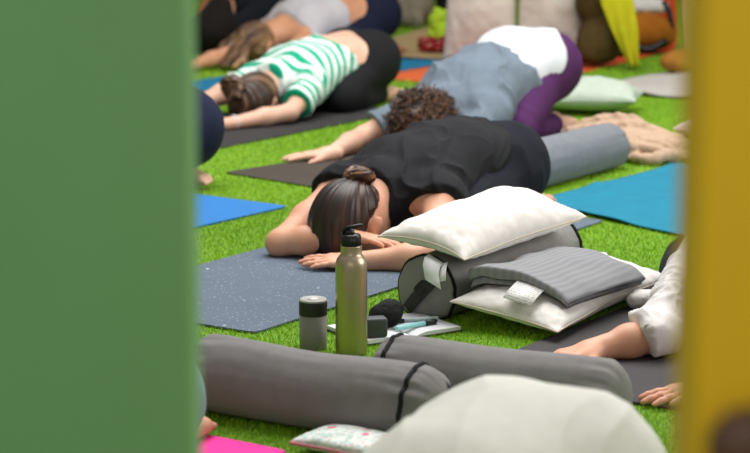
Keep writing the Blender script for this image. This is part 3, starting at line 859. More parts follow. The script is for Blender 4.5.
class Pose:
    """child's pose; local x runs from crown to hip, y to the right-hand side of the person, z up"""
    def __init__(self, origin, ang=ANG, s=1.0, hipz=.0, wide=1.0, kneex=.40, back=0.0, dx=0.0, headz=0.0):
        self.o = np.array([origin[0], origin[1], 0.]); self.ang = ang; self.s = s
        self.c, self.sn = math.cos(ang), math.sin(ang)
        w = wide; s_ = s; b = back
        J = dict(head=(.02, 0, .115), neck=(.15, 0, .150), c7=(.17, 0, .165), shR=(.215, .165*w, .145), shL=(.215, -.165*w, .145),
                 chest=(.33, 0, .195+b), waist=(.52, 0, .215+b), hip=(.71, 0, .205+hipz), hjR=(.735, .085*w, .185+hipz), hjL=(.735, -.085*w, .185+hipz),
                 bumR=(.80, .075*w, .195+hipz), bumL=(.80, -.075*w, .195+hipz), knR=(kneex, .17*w, .065), knL=(kneex, -.17*w, .065),
                 anR=(.80, .10*w, .042), anL=(.80, -.10*w, .042))
        for k in ('hip', 'hjR', 'hjL', 'bumR', 'bumL'): J[k] = (J[k][0]+dx, J[k][1], J[k][2])
        J['head'] = (J['head'][0], 0, J['head'][2]+headz)
        self.J = {k: np.array(v)*s for k, v in J.items()}
    def w2l(self, p):
        q = np.asarray(p, float) - self.o
        return np.array([q[0]*self.c + q[1]*self.sn, -q[0]*self.sn + q[1]*self.c, q[2]])
    def torso(self):
        J, s = self.J, self.s; P = []
        y = np.array([0, 1, 0.]); z = np.array([0, 0, 1.])
        P += [cap(J['c7'], J['chest'] - z*.015*s, .062*s, .098*s, .05), cap(J['chest'] - z*.01, J['waist'] - z*.01, .100*s, .104*s, .05), cap(J['waist'] - z*.01, J['hip'], .104*s, .115*s, .05)]
        for k in (-1, 1):
            sh = J['shR'] if k > 0 else J['shL']
            P += [cap(J['c7'] - z*.012, sh, .048*s, .055*s, .05), cap(sh*[1, .72, 1] + [.03, 0, -.005], J['chest'] + y*k*.075*s - z*.03*s, .065*s, .088*s, .06),
                  cap(J['chest'] + y*k*.075*s - z*.03*s, J['waist'] + y*k*.058*s - z*.02*s, .088*s, .088*s, .06), cap(J['waist'] + y*k*.058*s - z*.02*s, J['hip'] + y*k*.075*s - z*.01*s, .088*s, .105*s, .06)]
        return P
    def hips(self):
        J, s = self.J, self.s; P = []
        for k in 'RL': P += [cap(J['hip'], J['bum'+k], .105*s, .122*s, .05), cap(J['bum'+k], J['hj'+k], .122*s, .118*s, .04)]
        return P
    def legs(self):
        J, s = self.J, self.s; P = []
        for k in 'RL':
            P += [cap(J['hj'+k] - [0, 0, .02], J['kn'+k] + [.03, 0, .02], .100*s, .068*s, .04), cap(J['kn'+k] + [.01, 0, 0], J['kn'+k]*.62 + J['an'+k]*.38, .058*s, .056*s, .03), cap(J['kn'+k]*.62 + J['an'+k]*.38, J['an'+k], .056*s, .036*s, .03)]
        return P
    def feet(self):
        J = self.J; P = []
        for k in 'RL': P += foot(J['an'+k] + [.02, 0, 0], (1, -.15 if k == 'R' else .15, -.05), None)
        return P
    def head(self, tilt=0.0, yaw=0.0):
        J, s = self.J, self.s; h = J['head']; P = []
        R = np.array(Euler((0, tilt, yaw)).to_matrix()); f = lambda v: h + R @ (np.array(v)*s)
        P += [ell(f((-.005, 0, .012)), (.105*s, .076*s, .096*s), R, .02), ell(f((.055, 0, -.035)), (.070*s, .058*s, .062*s), R, .03),
              cap(f((.085, 0, -.06)), f((.10, 0, -.03)), .030*s, .032*s, .03),                      # jaw
              cap(f((.012, 0, -.092)), f((.042, 0, -.108)), .009*s, .014*s, .01),                  # nose
              cap(f((.066, -.018, -.098)), f((.066, .018, -.098)), .008*s, .008*s, .008),          # lips
              cap(f((.06, 0, .025)), J['c7'], .052*s, .058*s, .04)]
        for k in (-1, 1):
            P += [ell(f((.018, k*.080, -.008)), (.019*s, .010*s, .032*s), R, .006), ell(f((.025, k*.087, .006)), (.015*s, .007*s, .020*s), R, .005),
                  ell(f((.0, k*.030, -.084)), (.013*s, .013*s, .010*s), R, .008)]                   # eyes
        self.HR, self.hf = R, f
        return P
    def arm(self, k, elbow, wrist, hd, up=(0, 0, 1), h=True, world=True, **kw):
        J, s = self.J, self.s
        e = self.w2l(elbow) if world else np.array(elbow, float); w = self.w2l(wrist) if world else np.array(wrist, float)
        if world: hd = np.array([hd[0]*self.c + hd[1]*self.sn, -hd[0]*self.sn + hd[1]*self.c, hd[2]]); up = np.array([up[0]*self.c + up[1]*self.sn, -up[0]*self.sn + up[1]*self.c, up[2]])
        sh = J['sh'+k]; fm = e*.6 + w*.4
        up_ = [cap(sh, sh*.45 + e*.55, .052*s, .043*s, .035), cap(sh*.45 + e*.55, e, .043*s, .036*s, .03)]
        fo = [cap(e, fm, .037*s, .038*s, .02), cap(fm, w, .038*s, .0235*s, .02)]
        H = hand(w, hd, up, -1 if k == 'L' else 1, scale=s, **kw) if h else []
        if not hasattr(self, 'A'): self.A = {}
        self.A[k] = (sh, e, w)
        if not hasattr(self, 'UA'): self.UA = {}
        self.UA[k] = (up_, fo)
        return up_ + fo + H
    def top(self, g, tl=.6, tr=.6, flare=.008, neck=True):
        """everything a shirt covers (torso, neck root, upper arms) grown by g, with the cuts that end its sleeves"""
        J, s = self.J, self.s
        P = grow(self.torso() + [cap(J['neck'] + [-.055*s, 0, -.004], J['c7'], .058*s, .066*s, .04)], g); C = []
        for k, t in (('L', tl), ('R', tr)):
            if t is None: continue
            sh, e, w = self.A[k]; g2 = g + .002; mid = sh*.45 + e*.55
            if t > 1: b = e + (w-e)*(t-1); n = unit(w - e); q = [cap(sh, mid, .052*s, .043*s, .035), cap(mid, e, .043*s, .038*s, .03), cap(e, b, .038*s, .036*s, .02)]
            else:
                b = sh + (e-sh)*t; n = unit(e - sh); rr = .052 - .009*min(t/.55, 1) - .007*max(t-.55, 0)/.45
                q = [cap(sh, b if t < .55 else mid, .052*s, (rr if t < .55 else .043)*s, .035)] + ([cap(mid, b, .043*s, rr*s, .03)] if t >= .55 else [])
            P += grow(q, g2)
            P.append(cap(b - n*.05, b + n*.02, q[-1][4] + g2, q[-1][4] + g2 + flare, .02))
            C.append((b, n, .002, 0, .10))
        C.append(((.103*s, 0, .13), (-1, 0, .12), 0, 0, .12))
        return P, C

def wrinkle(amp, fx, fy, seed, fine=.25, axis=(1, 0, 0)):
    """cloth folds: ridged noise, longer along the axis"""
    a = unit(axis); b_ = unit(np.cross([0, 0, 1.0], a)); 
    def f(v):
        q = np.c_[v @ a * fx, v @ b_ * fy, v[:, 2]*fy*.8]
        q = q + .4*np.c_[vnoise(v*7, seed+9), vnoise(v*7, seed+10), vnoise(v*7, seed+11)]
        return amp*(ridge(q, seed) - .35) + amp*fine*(ridge(q*2.1, seed+3) - .35) + amp*.5*vnoise(v*9, seed+5)
    return f

def person(label, pose, body_prims, skin, res=.0055):
    root = implicit('person', body_prims, res, skin, None, floor=.007, it=2)
    root.location = pose.o; root.rotation_euler = (0, 0, pose.ang)
    return tag(root, label, 'person')

def hair_disp(center, amp, freq, seed, mode='radial'):
    c = np.asarray(center, float)
    def f(v):
        q = v - c; a = np.arctan2(q[:, 1], q[:, 0])
        return amp*vnoise(np.c_[np.cos(a)*freq, np.sin(a)*freq, q[:, 2]*6], seed) + amp*.6*vnoise(np.c_[np.cos(a)*freq*2.4, np.sin(a)*freq*2.4, q[:, 2]*9], seed+1)
    return f
def strand_attr(center, freq, seed):
    c = np.asarray(center, float)
    def f(v):
        q = v - c; a = np.arctan2(q[:, 1], q[:, 0])
        return np.clip(.5 + .45*vnoise(np.c_[np.cos(a)*freq, np.sin(a)*freq, q[:, 2]*5], seed) + .25*vnoise(np.c_[np.cos(a)*freq*3, np.sin(a)*freq*3, q[:, 2]*8], seed+1), 0, 1)
    return f

SKIN = skin_mat('skin_warm', '#dca88c', '#cf9478')
SKIN2 = skin_mat('skin_pale', '#e2b8a2', '#d8a68e')
SKIN3 = skin_mat('skin_tan', '#d39b78', '#c48a68')
F_BLACKTEE = fabric('f_black_tee', '#1f1f23', '#19191d', scale=20, bump=.1)
F_NAVYPANT = fabric('f_navy_pants', '#151722', '#10121b', scale=20, bump=.1)

# --- the woman in black, head resting on her folded arms
p = Pose((-.078, 5.86), hipz=-.025, kneex=.34, wide=1.05, dx=-.06)
p.J['head'] = p.J['head'] + [0, 0, -.014]
B = p.head(tilt=D2R(4), yaw=D2R(-14)) + p.torso() + grow(p.hips() + p.legs(), -.008) + p.feet()
B += p.arm('R', (-.268, 5.86, .042), (-.085, 5.79, .075), (.85, -.42, -.05), (0, .1, 1), curl=.12, spread=.07, thumb=.5)
B += p.arm('L', (.165, 5.66, .045), (-.035, 5.665, .030), (-1, .03, -.02), (0, -.15, 1), curl=.08, spread=.08, thumb=.3)
W1 = person('woman in black top and trousers, hair in a bun, head resting on folded arms', p, B, SKIN, .0045)
T, C = p.top(.015, .12, .13, flare=.004)
implicit('shirt', T + grow(p.hips()[:1], .018), .005, F_BLACKTEE, W1, C + [((.69, 0, .2), (1, 0, .10), .006, 1.0)], .01, wrinkle(.013, 2.4, 10, 31, axis=(.85, .5, 0)))
implicit('trousers', grow(p.hips() + p.legs(), .013) + grow(p.torso()[2:3], .004), .0055, F_NAVYPANT, W1, [], .008, wrinkle(.009, 10, 4, 37))
HAIR1 = hair_mat('hair_dark', '#150c08', '#2a1810', '#4e3020')
hf = p.hf
hc = hf((0, 0, .02))
HP = [ell(hf((-.012, 0, .022)), (.113, .088, .100), p.HR, .02), ell(hf((-.05, 0, -.02)), (.080, .084, .085), p.HR, .03), ell(hf((-.055, .0, -.055)), (.055, .078, .055), p.HR, .03)]
implicit('hair', HP, .004, HAIR1, W1, [(hf((-.006, 0, 0)), p.HR @ np.array([.8, 0, -.6]), 0), (hf((.022, -.073, -.005)), p.HR @ np.array([.25, -1, 0]), 0, 0, .05)], .012, hair_disp(hf((.03, 0, .12)), .0035, 9, 3), attrs={'strand': strand_attr(hf((.03, 0, .12)), 8, 4)})
bc = hf((.028, .008, .128))
BP = []
for i in range(14):
    a0 = i*.45; a1 = a0 + .55; r_ = .025
    BP.append(cap(bc + [r_*math.cos(a0), r_*math.sin(a0)*1.15, .006*math.sin(a0*2)], bc + [r_*math.cos(a1), r_*math.sin(a1)*1.15, .006*math.sin(a1*2)], 0.0185, .0185, .004))
BP.append(ell(bc - [0, 0, .012], (.03, .03, .022), None, .01))
implicit('hair_bun', BP, .003, hair_mat('hair_bun', '#20120b', '#4a2c1a', '#8a5c38'), W1, disp=lambda v: .0025*vnoise(np.c_[np.arctan2((v-bc)[:, 1], (v-bc)[:, 0])*2, np.hypot((v-bc)[:, 0], (v-bc)[:, 1])*260, v[:, 2]*200], 3), attrs={'strand': lambda v: np.clip(.5+.6*vnoise(np.c_[np.arctan2((v-bc)[:, 1], (v-bc)[:, 0])*2, np.hypot((v-bc)[:, 0], (v-bc)[:, 1])*220, v[:, 2]*160], 5), 0, 1)})
v, f = tube_np([bc + [.027*math.cos(a), .027*math.sin(a), -.018] for a in np.linspace(0, 2*np.pi, 24, endpoint=False)], .005, 8, closed=True)
mesh_np('hair_tie', v, f, plain('tie_black', '#1a1414', .8), W1)

# --- curly-haired person in a blue-grey shirt over a white one
p = Pose((.16, 7.66), hipz=.075, kneex=.37, s=1.02, back=.035, dx=-.01)
B = p.head() + p.torso() + grow(p.hips() + p.legs(), -.008) + p.feet()
B += p.arm('R', (-.045, 7.88, .055), (-.165, 7.63, .028), (-.78, -.15, -.05), curl=.06, spread=.17, thumb=.85)
B += p.arm('L', (.30, 7.55, .055), (.17, 7.33, .028), (-.5, -.8, -.05), curl=.08)
W2 = person('curly-haired person in blue-grey shirt and purple leggings, one arm stretched along brown mat', p, B, SKIN2, .005)
T, C = p.top(.019, .66, .72)
F_GREYTEE = fabric('f_greytee', '#707c89', '#626e7b', scale=22, bump=.15)
implicit('shirt', T, .006, F_GREYTEE, W2, C + [((.56, 0, .25), (1, 0, .30), .008, 2.0)], .012, wrinkle(.016, 3.5, 8, 41, axis=(.8, .6, 0)))
implicit('undershirt', grow(p.torso()[1:], .009) + grow(p.hips(), .014), .0065, fabric('f_white_tee', '#d3d8dc', '#c8ced3', scale=22, bump=.15), W2, [((.48, 0, .2), (-1, 0, -.3), 0), ((.76, 0, .37), (1, 0, -.8), .006, .4)], .012, wrinkle(.007, 10, 6, 43, axis=(.5, 1, 0)))
implicit('leggings', grow(p.hips() + p.legs(), .007), .0065, fabric('f_purple', '#4f2656', '#42204a', scale=22, bump=.1), W2, [], .008, wrinkle(.004, 9, 6, 47))
HAIRC = hair_mat('hair_curly', '#1d110b', '#452a1b', '#7a5236')
def curls(center, rad, n, seed, rc=.009, rt=.0032, floor=.01):
    rg = np.random.default_rng(seed); parts = []; st = []
    for i in range(n):
        d = rg.normal(size=3); d /= np.linalg.norm(d)
        if d[2] < -.55: d[2] *= -1
        b_ = center + d*np.array(rad)*.80
        ax = unit(d + rg.normal(size=3)*.75); r1 = unit(np.cross(ax, [.3, .5, .8])); r2 = np.cross(ax, r1)
        L = rg.uniform(.03, .06); t = np.linspace(0, 1, 18); ph = rg.uniform(0, 6.28); turns = rg.uniform(1.2, 2.4); rr = rc*rg.uniform(.6, 1.3)
        pts = b_ + np.outer(t*L, ax) + rr*(np.outer(np.cos(ph+t*turns*6.28), r1) + np.outer(np.sin(ph+t*turns*6.28), r2))
        pts[:, 2] = np.maximum(pts[:, 2], floor)
        v, f = tube_np(pts, rt*np.linspace(1.1, .5, 18), 5); parts.append((v, f)); st.append(np.full(len(v), rg.uniform(0, 1)))
    v, f = join_np(parts); return v, f, np.concatenate(st)
hcen = p.hf((-.005, 0, .02))
cf = implicit('hair', [ell(hcen, (.125, .098, .108), p.HR, .02), ell(p.hf((-.045, 0, -.035)), (.09, .09, .085), p.HR, .03), ell(p.hf((.05, 0, .03)), (.08, .085, .075), p.HR, .03)], .005, HAIRC, W2, floor=.012, disp=lambda v: .009*vnoise(v*55, 3) + .004*vnoise(v*120, 4), it=1, attrs={'strand': lambda v: np.clip(.45+.4*vnoise(v*90, 6), 0, 1)})
v, f, st = curls(hcen + [.01, 0, 0], (.14, .108, .112), 850, 5)
mesh_np('curls', v, f, HAIRC, cf, attrs={'strand': st})

# --- woman in the green striped shirt
p = Pose((-.505, 8.72), ang=math.atan2(.81, .59), hipz=.01, kneex=.40, s=.95, back=.01, dx=-.03, headz=-.028)
B = p.head(tilt=D2R(8)) + p.torso() + grow(p.hips() + p.legs(), -.008) + p.feet()
B += p.arm('L', (-.345, 8.58, .055), (-.59, 8.41, .030), (-.8, -.12, -.05), curl=.06, spread=.1)
B += p.arm('R', (-.745, 8.76, .06), (-.98, 8.62, .035), (-.8, -.4, .0), curl=.1)
W3 = person('woman in a green striped shirt and black leggings bent forward over a charcoal mat', p, B, SKIN2, .0055)
T, C = p.top(.014, .70, .32, flare=.012)
def band(v):
    shL, eL = p.A['L'][0], p.A['L'][1]; shR, eR = p.A['R'][0], p.A['R'][1]
    b_ = v[:, 0] + .02*np.sin(v[:, 1]*9) - .25*(v[:, 2]-.2)
    for sh, e in ((shL, eL), (shR, eR)):
        t = (v - sh) @ (e-sh) / ((e-sh) @ (e-sh)); dist = np.linalg.norm(v - sh - np.clip(t, 0, 1)[:, None]*(e-sh), axis=1)
        m_ = (t > .12) & (dist < .085); b_ = np.where(m_, t*np.linalg.norm(e-sh) + .01, b_)
    return b_ + .003*vnoise(v*20, 8)
implicit('shirt', T, .006, stripe_mat('f_stripe', '#e2ebe8', '#14a47e', .050, .55), W3, C + [((.515, 0, .2), (1, 0, .7), .006, 1.5)], .012, wrinkle(.008, 6, 9, 51, axis=(.5, .8, 0)), attrs={'band': band})
implicit('leggings', grow(p.hips() + p.legs(), .008), .006, fabric('f_black_leg', '#19191c', '#141416', scale=20, bump=.08), W3, [], .008, wrinkle(.003, 9, 6, 53))
HAIR3 = hair_mat('hair_brown', '#1f130d', '#463022', '#7d5d45')
hc = p.hf((.02, 0, .10))
implicit('hair', [ell(p.hf((-.008, 0, .02)), (.113, .088, .10), p.HR, .02), ell(p.hf((-.05, 0, -.02)), (.08, .08, .08), p.HR, .03)], .005, HAIR3, W3, floor=.012, disp=hair_disp(p.hf((-.12, 0, .06)), .004, 9, 13), attrs={'strand': strand_attr(p.hf((-.14, 0, .05)), 9, 14)})
bc3 = p.hf((-.14, .02, .045)); BP = []
for i in range(12):
    a0 = i*.55; a1 = a0+.62
    f3 = lambda a: bc3 + np.array([-.012*math.sin(a*2), .040*math.cos(a), .038*math.sin(a)])
    BP.append(cap(f3(a0), f3(a1), .018, .018, .005))
BP += [cap(bc3, bc3 + [-.02, -.05, -.03], .018, .012, .01), ell(bc3, (.02, .03, .03), None, .01)]
implicit('hair_bun', BP, .004, HAIR3, W3, floor=.012, disp=lambda v: .003*vnoise(v*[70, 70, 110], 6), attrs={'strand': lambda v: np.clip(.5+.5*vnoise(v*[60, 60, 130], 7), 0, 1)})
wr = p.A['L'][1]*.12 + p.A['L'][2]*.88; ax = unit(p.A['L'][2] - p.A['L'][1]); r1 = unit(np.cross(ax, [0, 0, 1])); r2 = np.cross(ax, r1)
v, f = tube_np([wr + .0275*(math.cos(a)*r1 + math.sin(a)*r2) for a in np.linspace(0, 2*np.pi, 28, endpoint=False)], .0055, 8, closed=True)
mesh_np('bracelet', v, f, plain('band_pale', '#c3ccd2', .4), W3)

# --- woman in pale grey vest top behind her
p = Pose((-.62, 10.72), ang=math.atan2(.70, .71), hipz=.03, kneex=.42, back=.03)
B = p.head() + p.torso() + grow(p.hips() + p.legs(), -.008) + p.feet()
B += p.arm('R', (-.74, 10.66, .075), (-.93, 10.52, .03), (-.8, -.3, -.05), curl=.06)
B += p.arm('L', (-.46, 10.42, .055), (-.50, 10.18, .03), (-.1, -1, -.05), curl=.06)
W4 = person('woman in a pale grey vest top and navy leggings with loose brown hair', p, B, SKIN3, .006)
T, C = p.top(.012, None, None)
implicit('vest', T, .007, fabric('f_vest', '#c3bfc3', '#b5b0b5', scale=20, bump=.1), W4, [((.53, 0, .2), (1, 0, .2), .004, 1), ((.20, 0, .1), (-1, 0, .1), 0)], .012, wrinkle(.006, 8, 6, 61, axis=(.4, .9, 0)))
implicit('leggings', grow(p.hips() + p.legs(), .008), .007, fabric('f_navy_leg', '#151b32', '#111629', scale=20, bump=.08), W4, [], .008, wrinkle(.003, 9, 6, 63))
HAIR4 = hair_mat('hair_fair', '#33221a', '#75563c', '#b08a5f')
HP = [ell(p.hf((-.005, 0, .02)), (.113, .09, .10), p.HR, .02)]
rg = np.random.default_rng(4)
for i in range(26):
    y0 = rg.uniform(-.075, .075); b_ = p.hf((-.06 + rg.uniform(-.03, .05), y0, .05)); m_ = p.hf((-.13, y0*1.3, .0)); e_ = p.hf((-.16 - rg.uniform(0, .09), y0*1.7 - .03, -.085 - .0*i))
    HP += [cap(b_, m_, .02, .017, .006), cap(m_, e_, .017, .008, .006)]
implicit('hair', HP, .006, HAIR4, W4, floor=.012, disp=lambda v: .004*vnoise(v*[12, 75, 30], 5), attrs={'strand': lambda v: np.clip(.5+.45*vnoise(v*[9, 60, 22], 6)+.2*vnoise(v*[14, 120, 50], 7), 0, 1)})

# --- person in black beyond her
p = Pose((-.93, 12.25), ang=D2R(25), hipz=.04, kneex=.45, s=1.05, back=.03)
B = p.head() + p.torso() + grow(p.hips() + p.legs(), -.008) + p.feet()
B += p.arm('R', (-1.05, 12.2, .06), (-1.25, 12.1, .03), (-.8, -.2, 0), curl=.1) + p.arm('L', (-.86, 11.75, .06), (-1.02, 11.5, .03), (-.5, -.7, 0), curl=.1)
W5 = person('person in black sweatshirt and trousers bent forward at the far left behind the pale vest', p, B, SKIN3, .0075)
T, C = p.top(.018, 1.9, 1.9)
implicit('sweatshirt', T, .008, fabric('f_black_sweat', '#14161f', '#101219', scale=20), W5, C + [((.68, 0, .2), (1, 0, .1), 0)], .012, wrinkle(.008, 6, 6, 71))
implicit('trousers', grow(p.hips() + p.legs(), .012), .008, fabric('f_black_trouser', '#0e0f14', '#0b0c10', scale=20), W5, [], .008, wrinkle(.005, 9, 6, 73))
implicit('hair', [ell(p.hf((-.005, 0, .02)), (.118, .092, .104), p.HR, .02), ell(p.hf((-.05, 0, -.03)), (.09, .085, .08), p.HR, .03)], .006, hair_mat('hair_chestnut', '#4a2c14', '#8a5628', '#b87c40'), W5, floor=.012, disp=hair_disp(p.hf((.03, 0, .1)), .005, 8, 15), attrs={'strand': strand_attr(p.hf((.03, 0, .1)), 8, 16)})

# --- person in navy kneeling on the blue mat, mostly behind the green post
p = Pose((-1.375, 7.385), ang=math.atan2(-.50, .87), hipz=.01, kneex=.42, s=1.0)
for k in 'RL': p.J['an'+k] = p.J['an'+k] - [.085, 0, 0]
B = p.head() + p.torso() + grow(p.hips() + p.legs(), -.008) + p.feet()
B += p.arm('R', (-1.57, 7.25, .055), (-1.77, 7.4, .03), (-.8, .5, 0), curl=.1) + p.arm('L', (-1.37, 7.7, .055), (-1.52, 7.9, .03), (-.7, .6, 0), curl=.1)
W6 = person('person in navy leggings kneeling on the blue mat, mostly hidden by the green post', p, B, SKIN2, .0065)
T, C = p.top(.013, .6, .6)
implicit('shirt', T, .008, fabric('f_navy_top', '#1b2036', '#161a2d', scale=20), W6, C + [((.62, 0, .2), (1, 0, .1), 0)], .012, wrinkle(.006, 6, 6, 81))
implicit('leggings', grow(p.hips() + p.legs(), .008), .007, fabric('f_navy_leg2', '#1a2038', '#151a2e', scale=20), W6, [], .008, wrinkle(.003, 9, 6, 83))
implicit('hair', [ell(p.hf((-.005, 0, .02)), (.113, .09, .10), p.HR, .02)], .006, HAIR3, W6, floor=.012, disp=hair_disp(p.hf((.03, 0, .1)), .004, 8, 17), attrs={'strand': strand_attr(p.hf((.03, 0, .1)), 8, 18)})

# --- person in the light grey shirt nearest the camera
p = Pose((-.165, 2.55), hipz=.0, kneex=.40, s=.935, wide=.9)
B = p.head() + p.torso() + grow(p.hips() + p.legs(), -.008) + p.feet()
B += p.arm('R', (-.46, 2.5, .055), (-.42, 2.32, .03), (.9, -.3, 0), curl=.1) + p.arm('L', (-.02, 2.28, .055), (-.18, 2.22, .03), (-1, .05, 0), curl=.1)
W7 = person('person in a light grey shirt nearest the camera, only the rounded back in view', p, B, SKIN2, .006)
T, C = p.top(.015, .6, .6)
T += [cap(p.J['bumL'], p.J['bumR'], .146, .146, .05), cap(p.J['hip'], p.J['waist'], .135, .118, .06), ell((.63, 0, .165), (.25, .165, .16), None, .10)]
implicit('shirt', T + grow(p.hips(), .022), .006, fabric('f_lightgrey', '#d3d2ca', '#c8c7be', scale=24, bump=.15), W7, C + [((0, 0, .06), (.1, 0, -1), .006, 1)], .012, lambda v: .0055*(ridge(np.c_[v[:, 0]*1.6 + v[:, 1]*1.0, -v[:, 0]*5 + v[:, 1]*12, v[:, 2]*4] + .3*np.c_[vnoise(v*5, 1), vnoise(v*5, 2), vnoise(v*5, 3)], 91) - .4))
implicit('trousers', grow(p.hips() + p.legs(), .009), .007, fabric('f_grey_trouser', '#5b5d60', '#4f5154', scale=20), W7, [], .008, wrinkle(.004, 9, 6, 93))
implicit('hair', [ell(p.hf((-.005, 0, .02)), (.113, .09, .10), p.HR, .02)], .006, HAIR3, W7, floor=.012, disp=hair_disp(p.hf((.03, 0, .1)), .004, 8, 19), attrs={'strand': strand_attr(p.hf((.03, 0, .1)), 8, 20)})

# --- person in white linen shirt on the dark grey mat, body behind the yellow post
p = Pose((.84, 4.86), hipz=.0, kneex=.42, s=1.0)
B = p.head() + p.torso() + grow(p.hips() + p.legs(), -.008) + p.feet()
B += p.arm('R', (0.631, 4.712, .05), (0.494, 4.66, .030), (-.78, -.6, -.06), curl=.10, spread=.1)
B += p.arm('L', (.91, 4.60, .055), (.715, 4.34, .030), (-.85, -.42, -.06), curl=.10, spread=.12, thumb=.6)
W8 = person('person in a white shirt with rolled sleeves reaching forward over the dark grey mat', p, B, SKIN, .0045)
F_LINEN = fabric('f_linen', '#d9d5d3', '#ccc7c5', scale=34, bump=.3)
T, C = p.top(.016, 1.05, 1.2, flare=.012)
implicit('shirt', T + grow(p.hips()[:1], .014), .005, F_LINEN, W8, C + [((.74, 0, .2), (1, 0, .1), 0)], .012, wrinkle(.012, 14, 9, 101, fine=.6, axis=(.6, .8, 0)))
implicit('trousers', grow(p.hips() + p.legs(), .013), .007, fabric('f_dark_trouser', '#22232a', '#1c1d23', scale=20), W8, [], .008, wrinkle(.004, 9, 6, 103))
implicit('hair', [ell(p.hf((-.005, 0, .02)), (.113, .09, .10), p.HR, .02), ell(p.hf((-.05, 0, -.02)), (.08, .08, .08), p.HR, .03)], .006, HAIR1, W8, floor=.012, disp=hair_disp(p.hf((.03, 0, .1)), .004, 8, 21), attrs={'strand': strand_attr(p.hf((.03, 0, .1)), 8, 22)})

# --- person on the pink mat, mostly hidden by the green post
p = Pose((-.907, 3.35), hipz=-.06, kneex=.42, s=.9)
B = p.head() + p.torso() + grow(p.hips() + p.legs(), -.008) + p.feet()
B += p.arm('R', (-1.2, 3.3, .055), (-1.3, 3.05, .03), (-.4, -.8, 0), curl=.1) + p.arm('L', (-.85, 3.1, .055), (-1.0, 2.85, .03), (-.5, -.8, 0), curl=.1)
W9 = person('person in blue-grey clothes kneeling on the pink mat, mostly hidden by the green post', p, B, SKIN, .0065)
F_BG = fabric('f_bluegrey', '#7e919c', '#708390', scale=20)
T, C = p.top(.013, .6, .6)
implicit('shirt', T, .008, F_BG, W9, C + [((.58, 0, .2), (1, 0, .1), 0)], .012, wrinkle(.006, 6, 6, 111))
implicit('trousers', grow(p.hips() + p.legs(), .009), .007, F_BG, W9, [], .008, wrinkle(.004, 9, 6, 113))
implicit('hair', [ell(p.hf((-.005, 0, .02)), (.113, .09, .10), p.HR, .02)], .006, HAIR3, W9, floor=.012, disp=hair_disp(p.hf((.03, 0, .1)), .004, 8, 23), attrs={'strand': strand_attr(p.hf((.03, 0, .1)), 8, 24)})

# ------------------------------------------------------------------ tan blanket thrown over the bolster's end
def rope(pts, r, k=.02):
    return [cap(a, b_, r*1.0, r*1.0, k) for a, b_ in zip(pts, pts[1:])]
TB = np.array([.955, 7.76, 0])
rg = np.random.default_rng(12); P = []
for i in range(9):
    t = i/8; y0 = -.20 + .36*t; pts = []
    for j in range(13):
        s_ = j/12; x = -.25 + .53*s_ + .02*math.sin(5*s_ + i); yy = y0*(.35 + .65*min(s_*1.8, 1)) + .14*(1 - min(s_*2.2, 1)) + .03*math.sin(7*s_ + i*1.1) + .008*rg.normal()
        z = .02 + .10*math.exp(-((s_-.34)/.34)**2)*math.exp(-(t-.62)**2*4) + .014*math.sin(i*2.1 + j*.8)
        pts.append(np.array([x, yy, max(z, .012)]))
    P += rope(pts, .019, .014)
P += [ell((-.02, .03, .04), (.24, .13, .062), None, .02)]
o = implicit('throw_blanket', P, .0055, fabric('f_tan', '#b99e86', '#a88c74', scale=40, bump=.2), None, floor=.003, disp=lambda v: .004*fbm(v*24, 6) + .008*(ridge(v*[14, 34, 20], 7) - .4))
o.location = TB; o.rotation_euler = (0, 0, D2R(-12)); tag(o, 'tan blanket heaped in folds at the end of the pale bolster', 'blanket')

# ------------------------------------------------------------------ far things at the top of the view
F_OLIVE = fabric('f_olive', '#4d3c1c', '#3e3015', scale=18)
prims = [ell((0, 0, .13), (.115, .12, .125), None, .03), ell((-.02, .03, .33), (.10, .11, .13), None, .03), cap((-.05, -.05, .1), (.06, -.05, .2), .07, .07, .04)]
o = implicit('bean_bag', prims, .007, F_OLIVE, None, floor=.003, disp=wrinkle(.008, 6, 7, 121)); o.location = (1.13, 10.72, .005)
tag(o, 'olive brown rounded bag standing on the orange-red mat', 'bag')
# yellow jacket draped down its side
def drape(name, pts_l, pts_r, mat, nx=24, ny=20, amp=.02, seed=0, thick=.008):
    l = np.array(pts_l, float); r_ = np.array(pts_r, float); P = []
    tt = np.linspace(0, 1, nx)
    li = np.stack([np.interp(tt, np.linspace(0, 1, len(l)), l[:, k]) for k in range(3)], 1); ri = np.stack([np.interp(tt, np.linspace(0, 1, len(r_)), r_[:, k]) for k in range(3)], 1)
    for i in range(nx):
        for j in range(ny): s_ = j/(ny-1); P.append(li[i]*(1-s_) + ri[i]*s_ + np.array([0, -amp*math.sin(s_*9 + seed + i*.12)*(.4+.6*i/nx), 0]))
    P = np.array(P); n = len(P); g = P.reshape(nx, ny, 3); nr = np.cross(np.gradient(g, axis=0), np.gradient(g, axis=1)).reshape(-1, 3); nr /= np.linalg.norm(nr, axis=1, keepdims=True)+1e-9
    A = np.concatenate([P + nr*thick/2, P - nr*thick/2]); F = []
    for i in range(nx-1):
        for j in range(ny-1):
            a, b_, c_, d = i*ny+j, (i+1)*ny+j, (i+1)*ny+j+1, i*ny+j+1
            F.append((a, b_, c_, d)); F.append((n+a, n+d, n+c_, n+b_))
    rim = [i*ny for i in range(nx)] + [(nx-1)*ny+j for j in range(1, ny)] + [i*ny+ny-1 for i in range(nx-2, -1, -1)] + [j for j in range(ny-2, 0, -1)]
    for a, b_ in zip(rim, rim[1:] + rim[:1]): F.append((a, n+a, n+b_, b_))
    return mesh_np(name, A, F, mat)
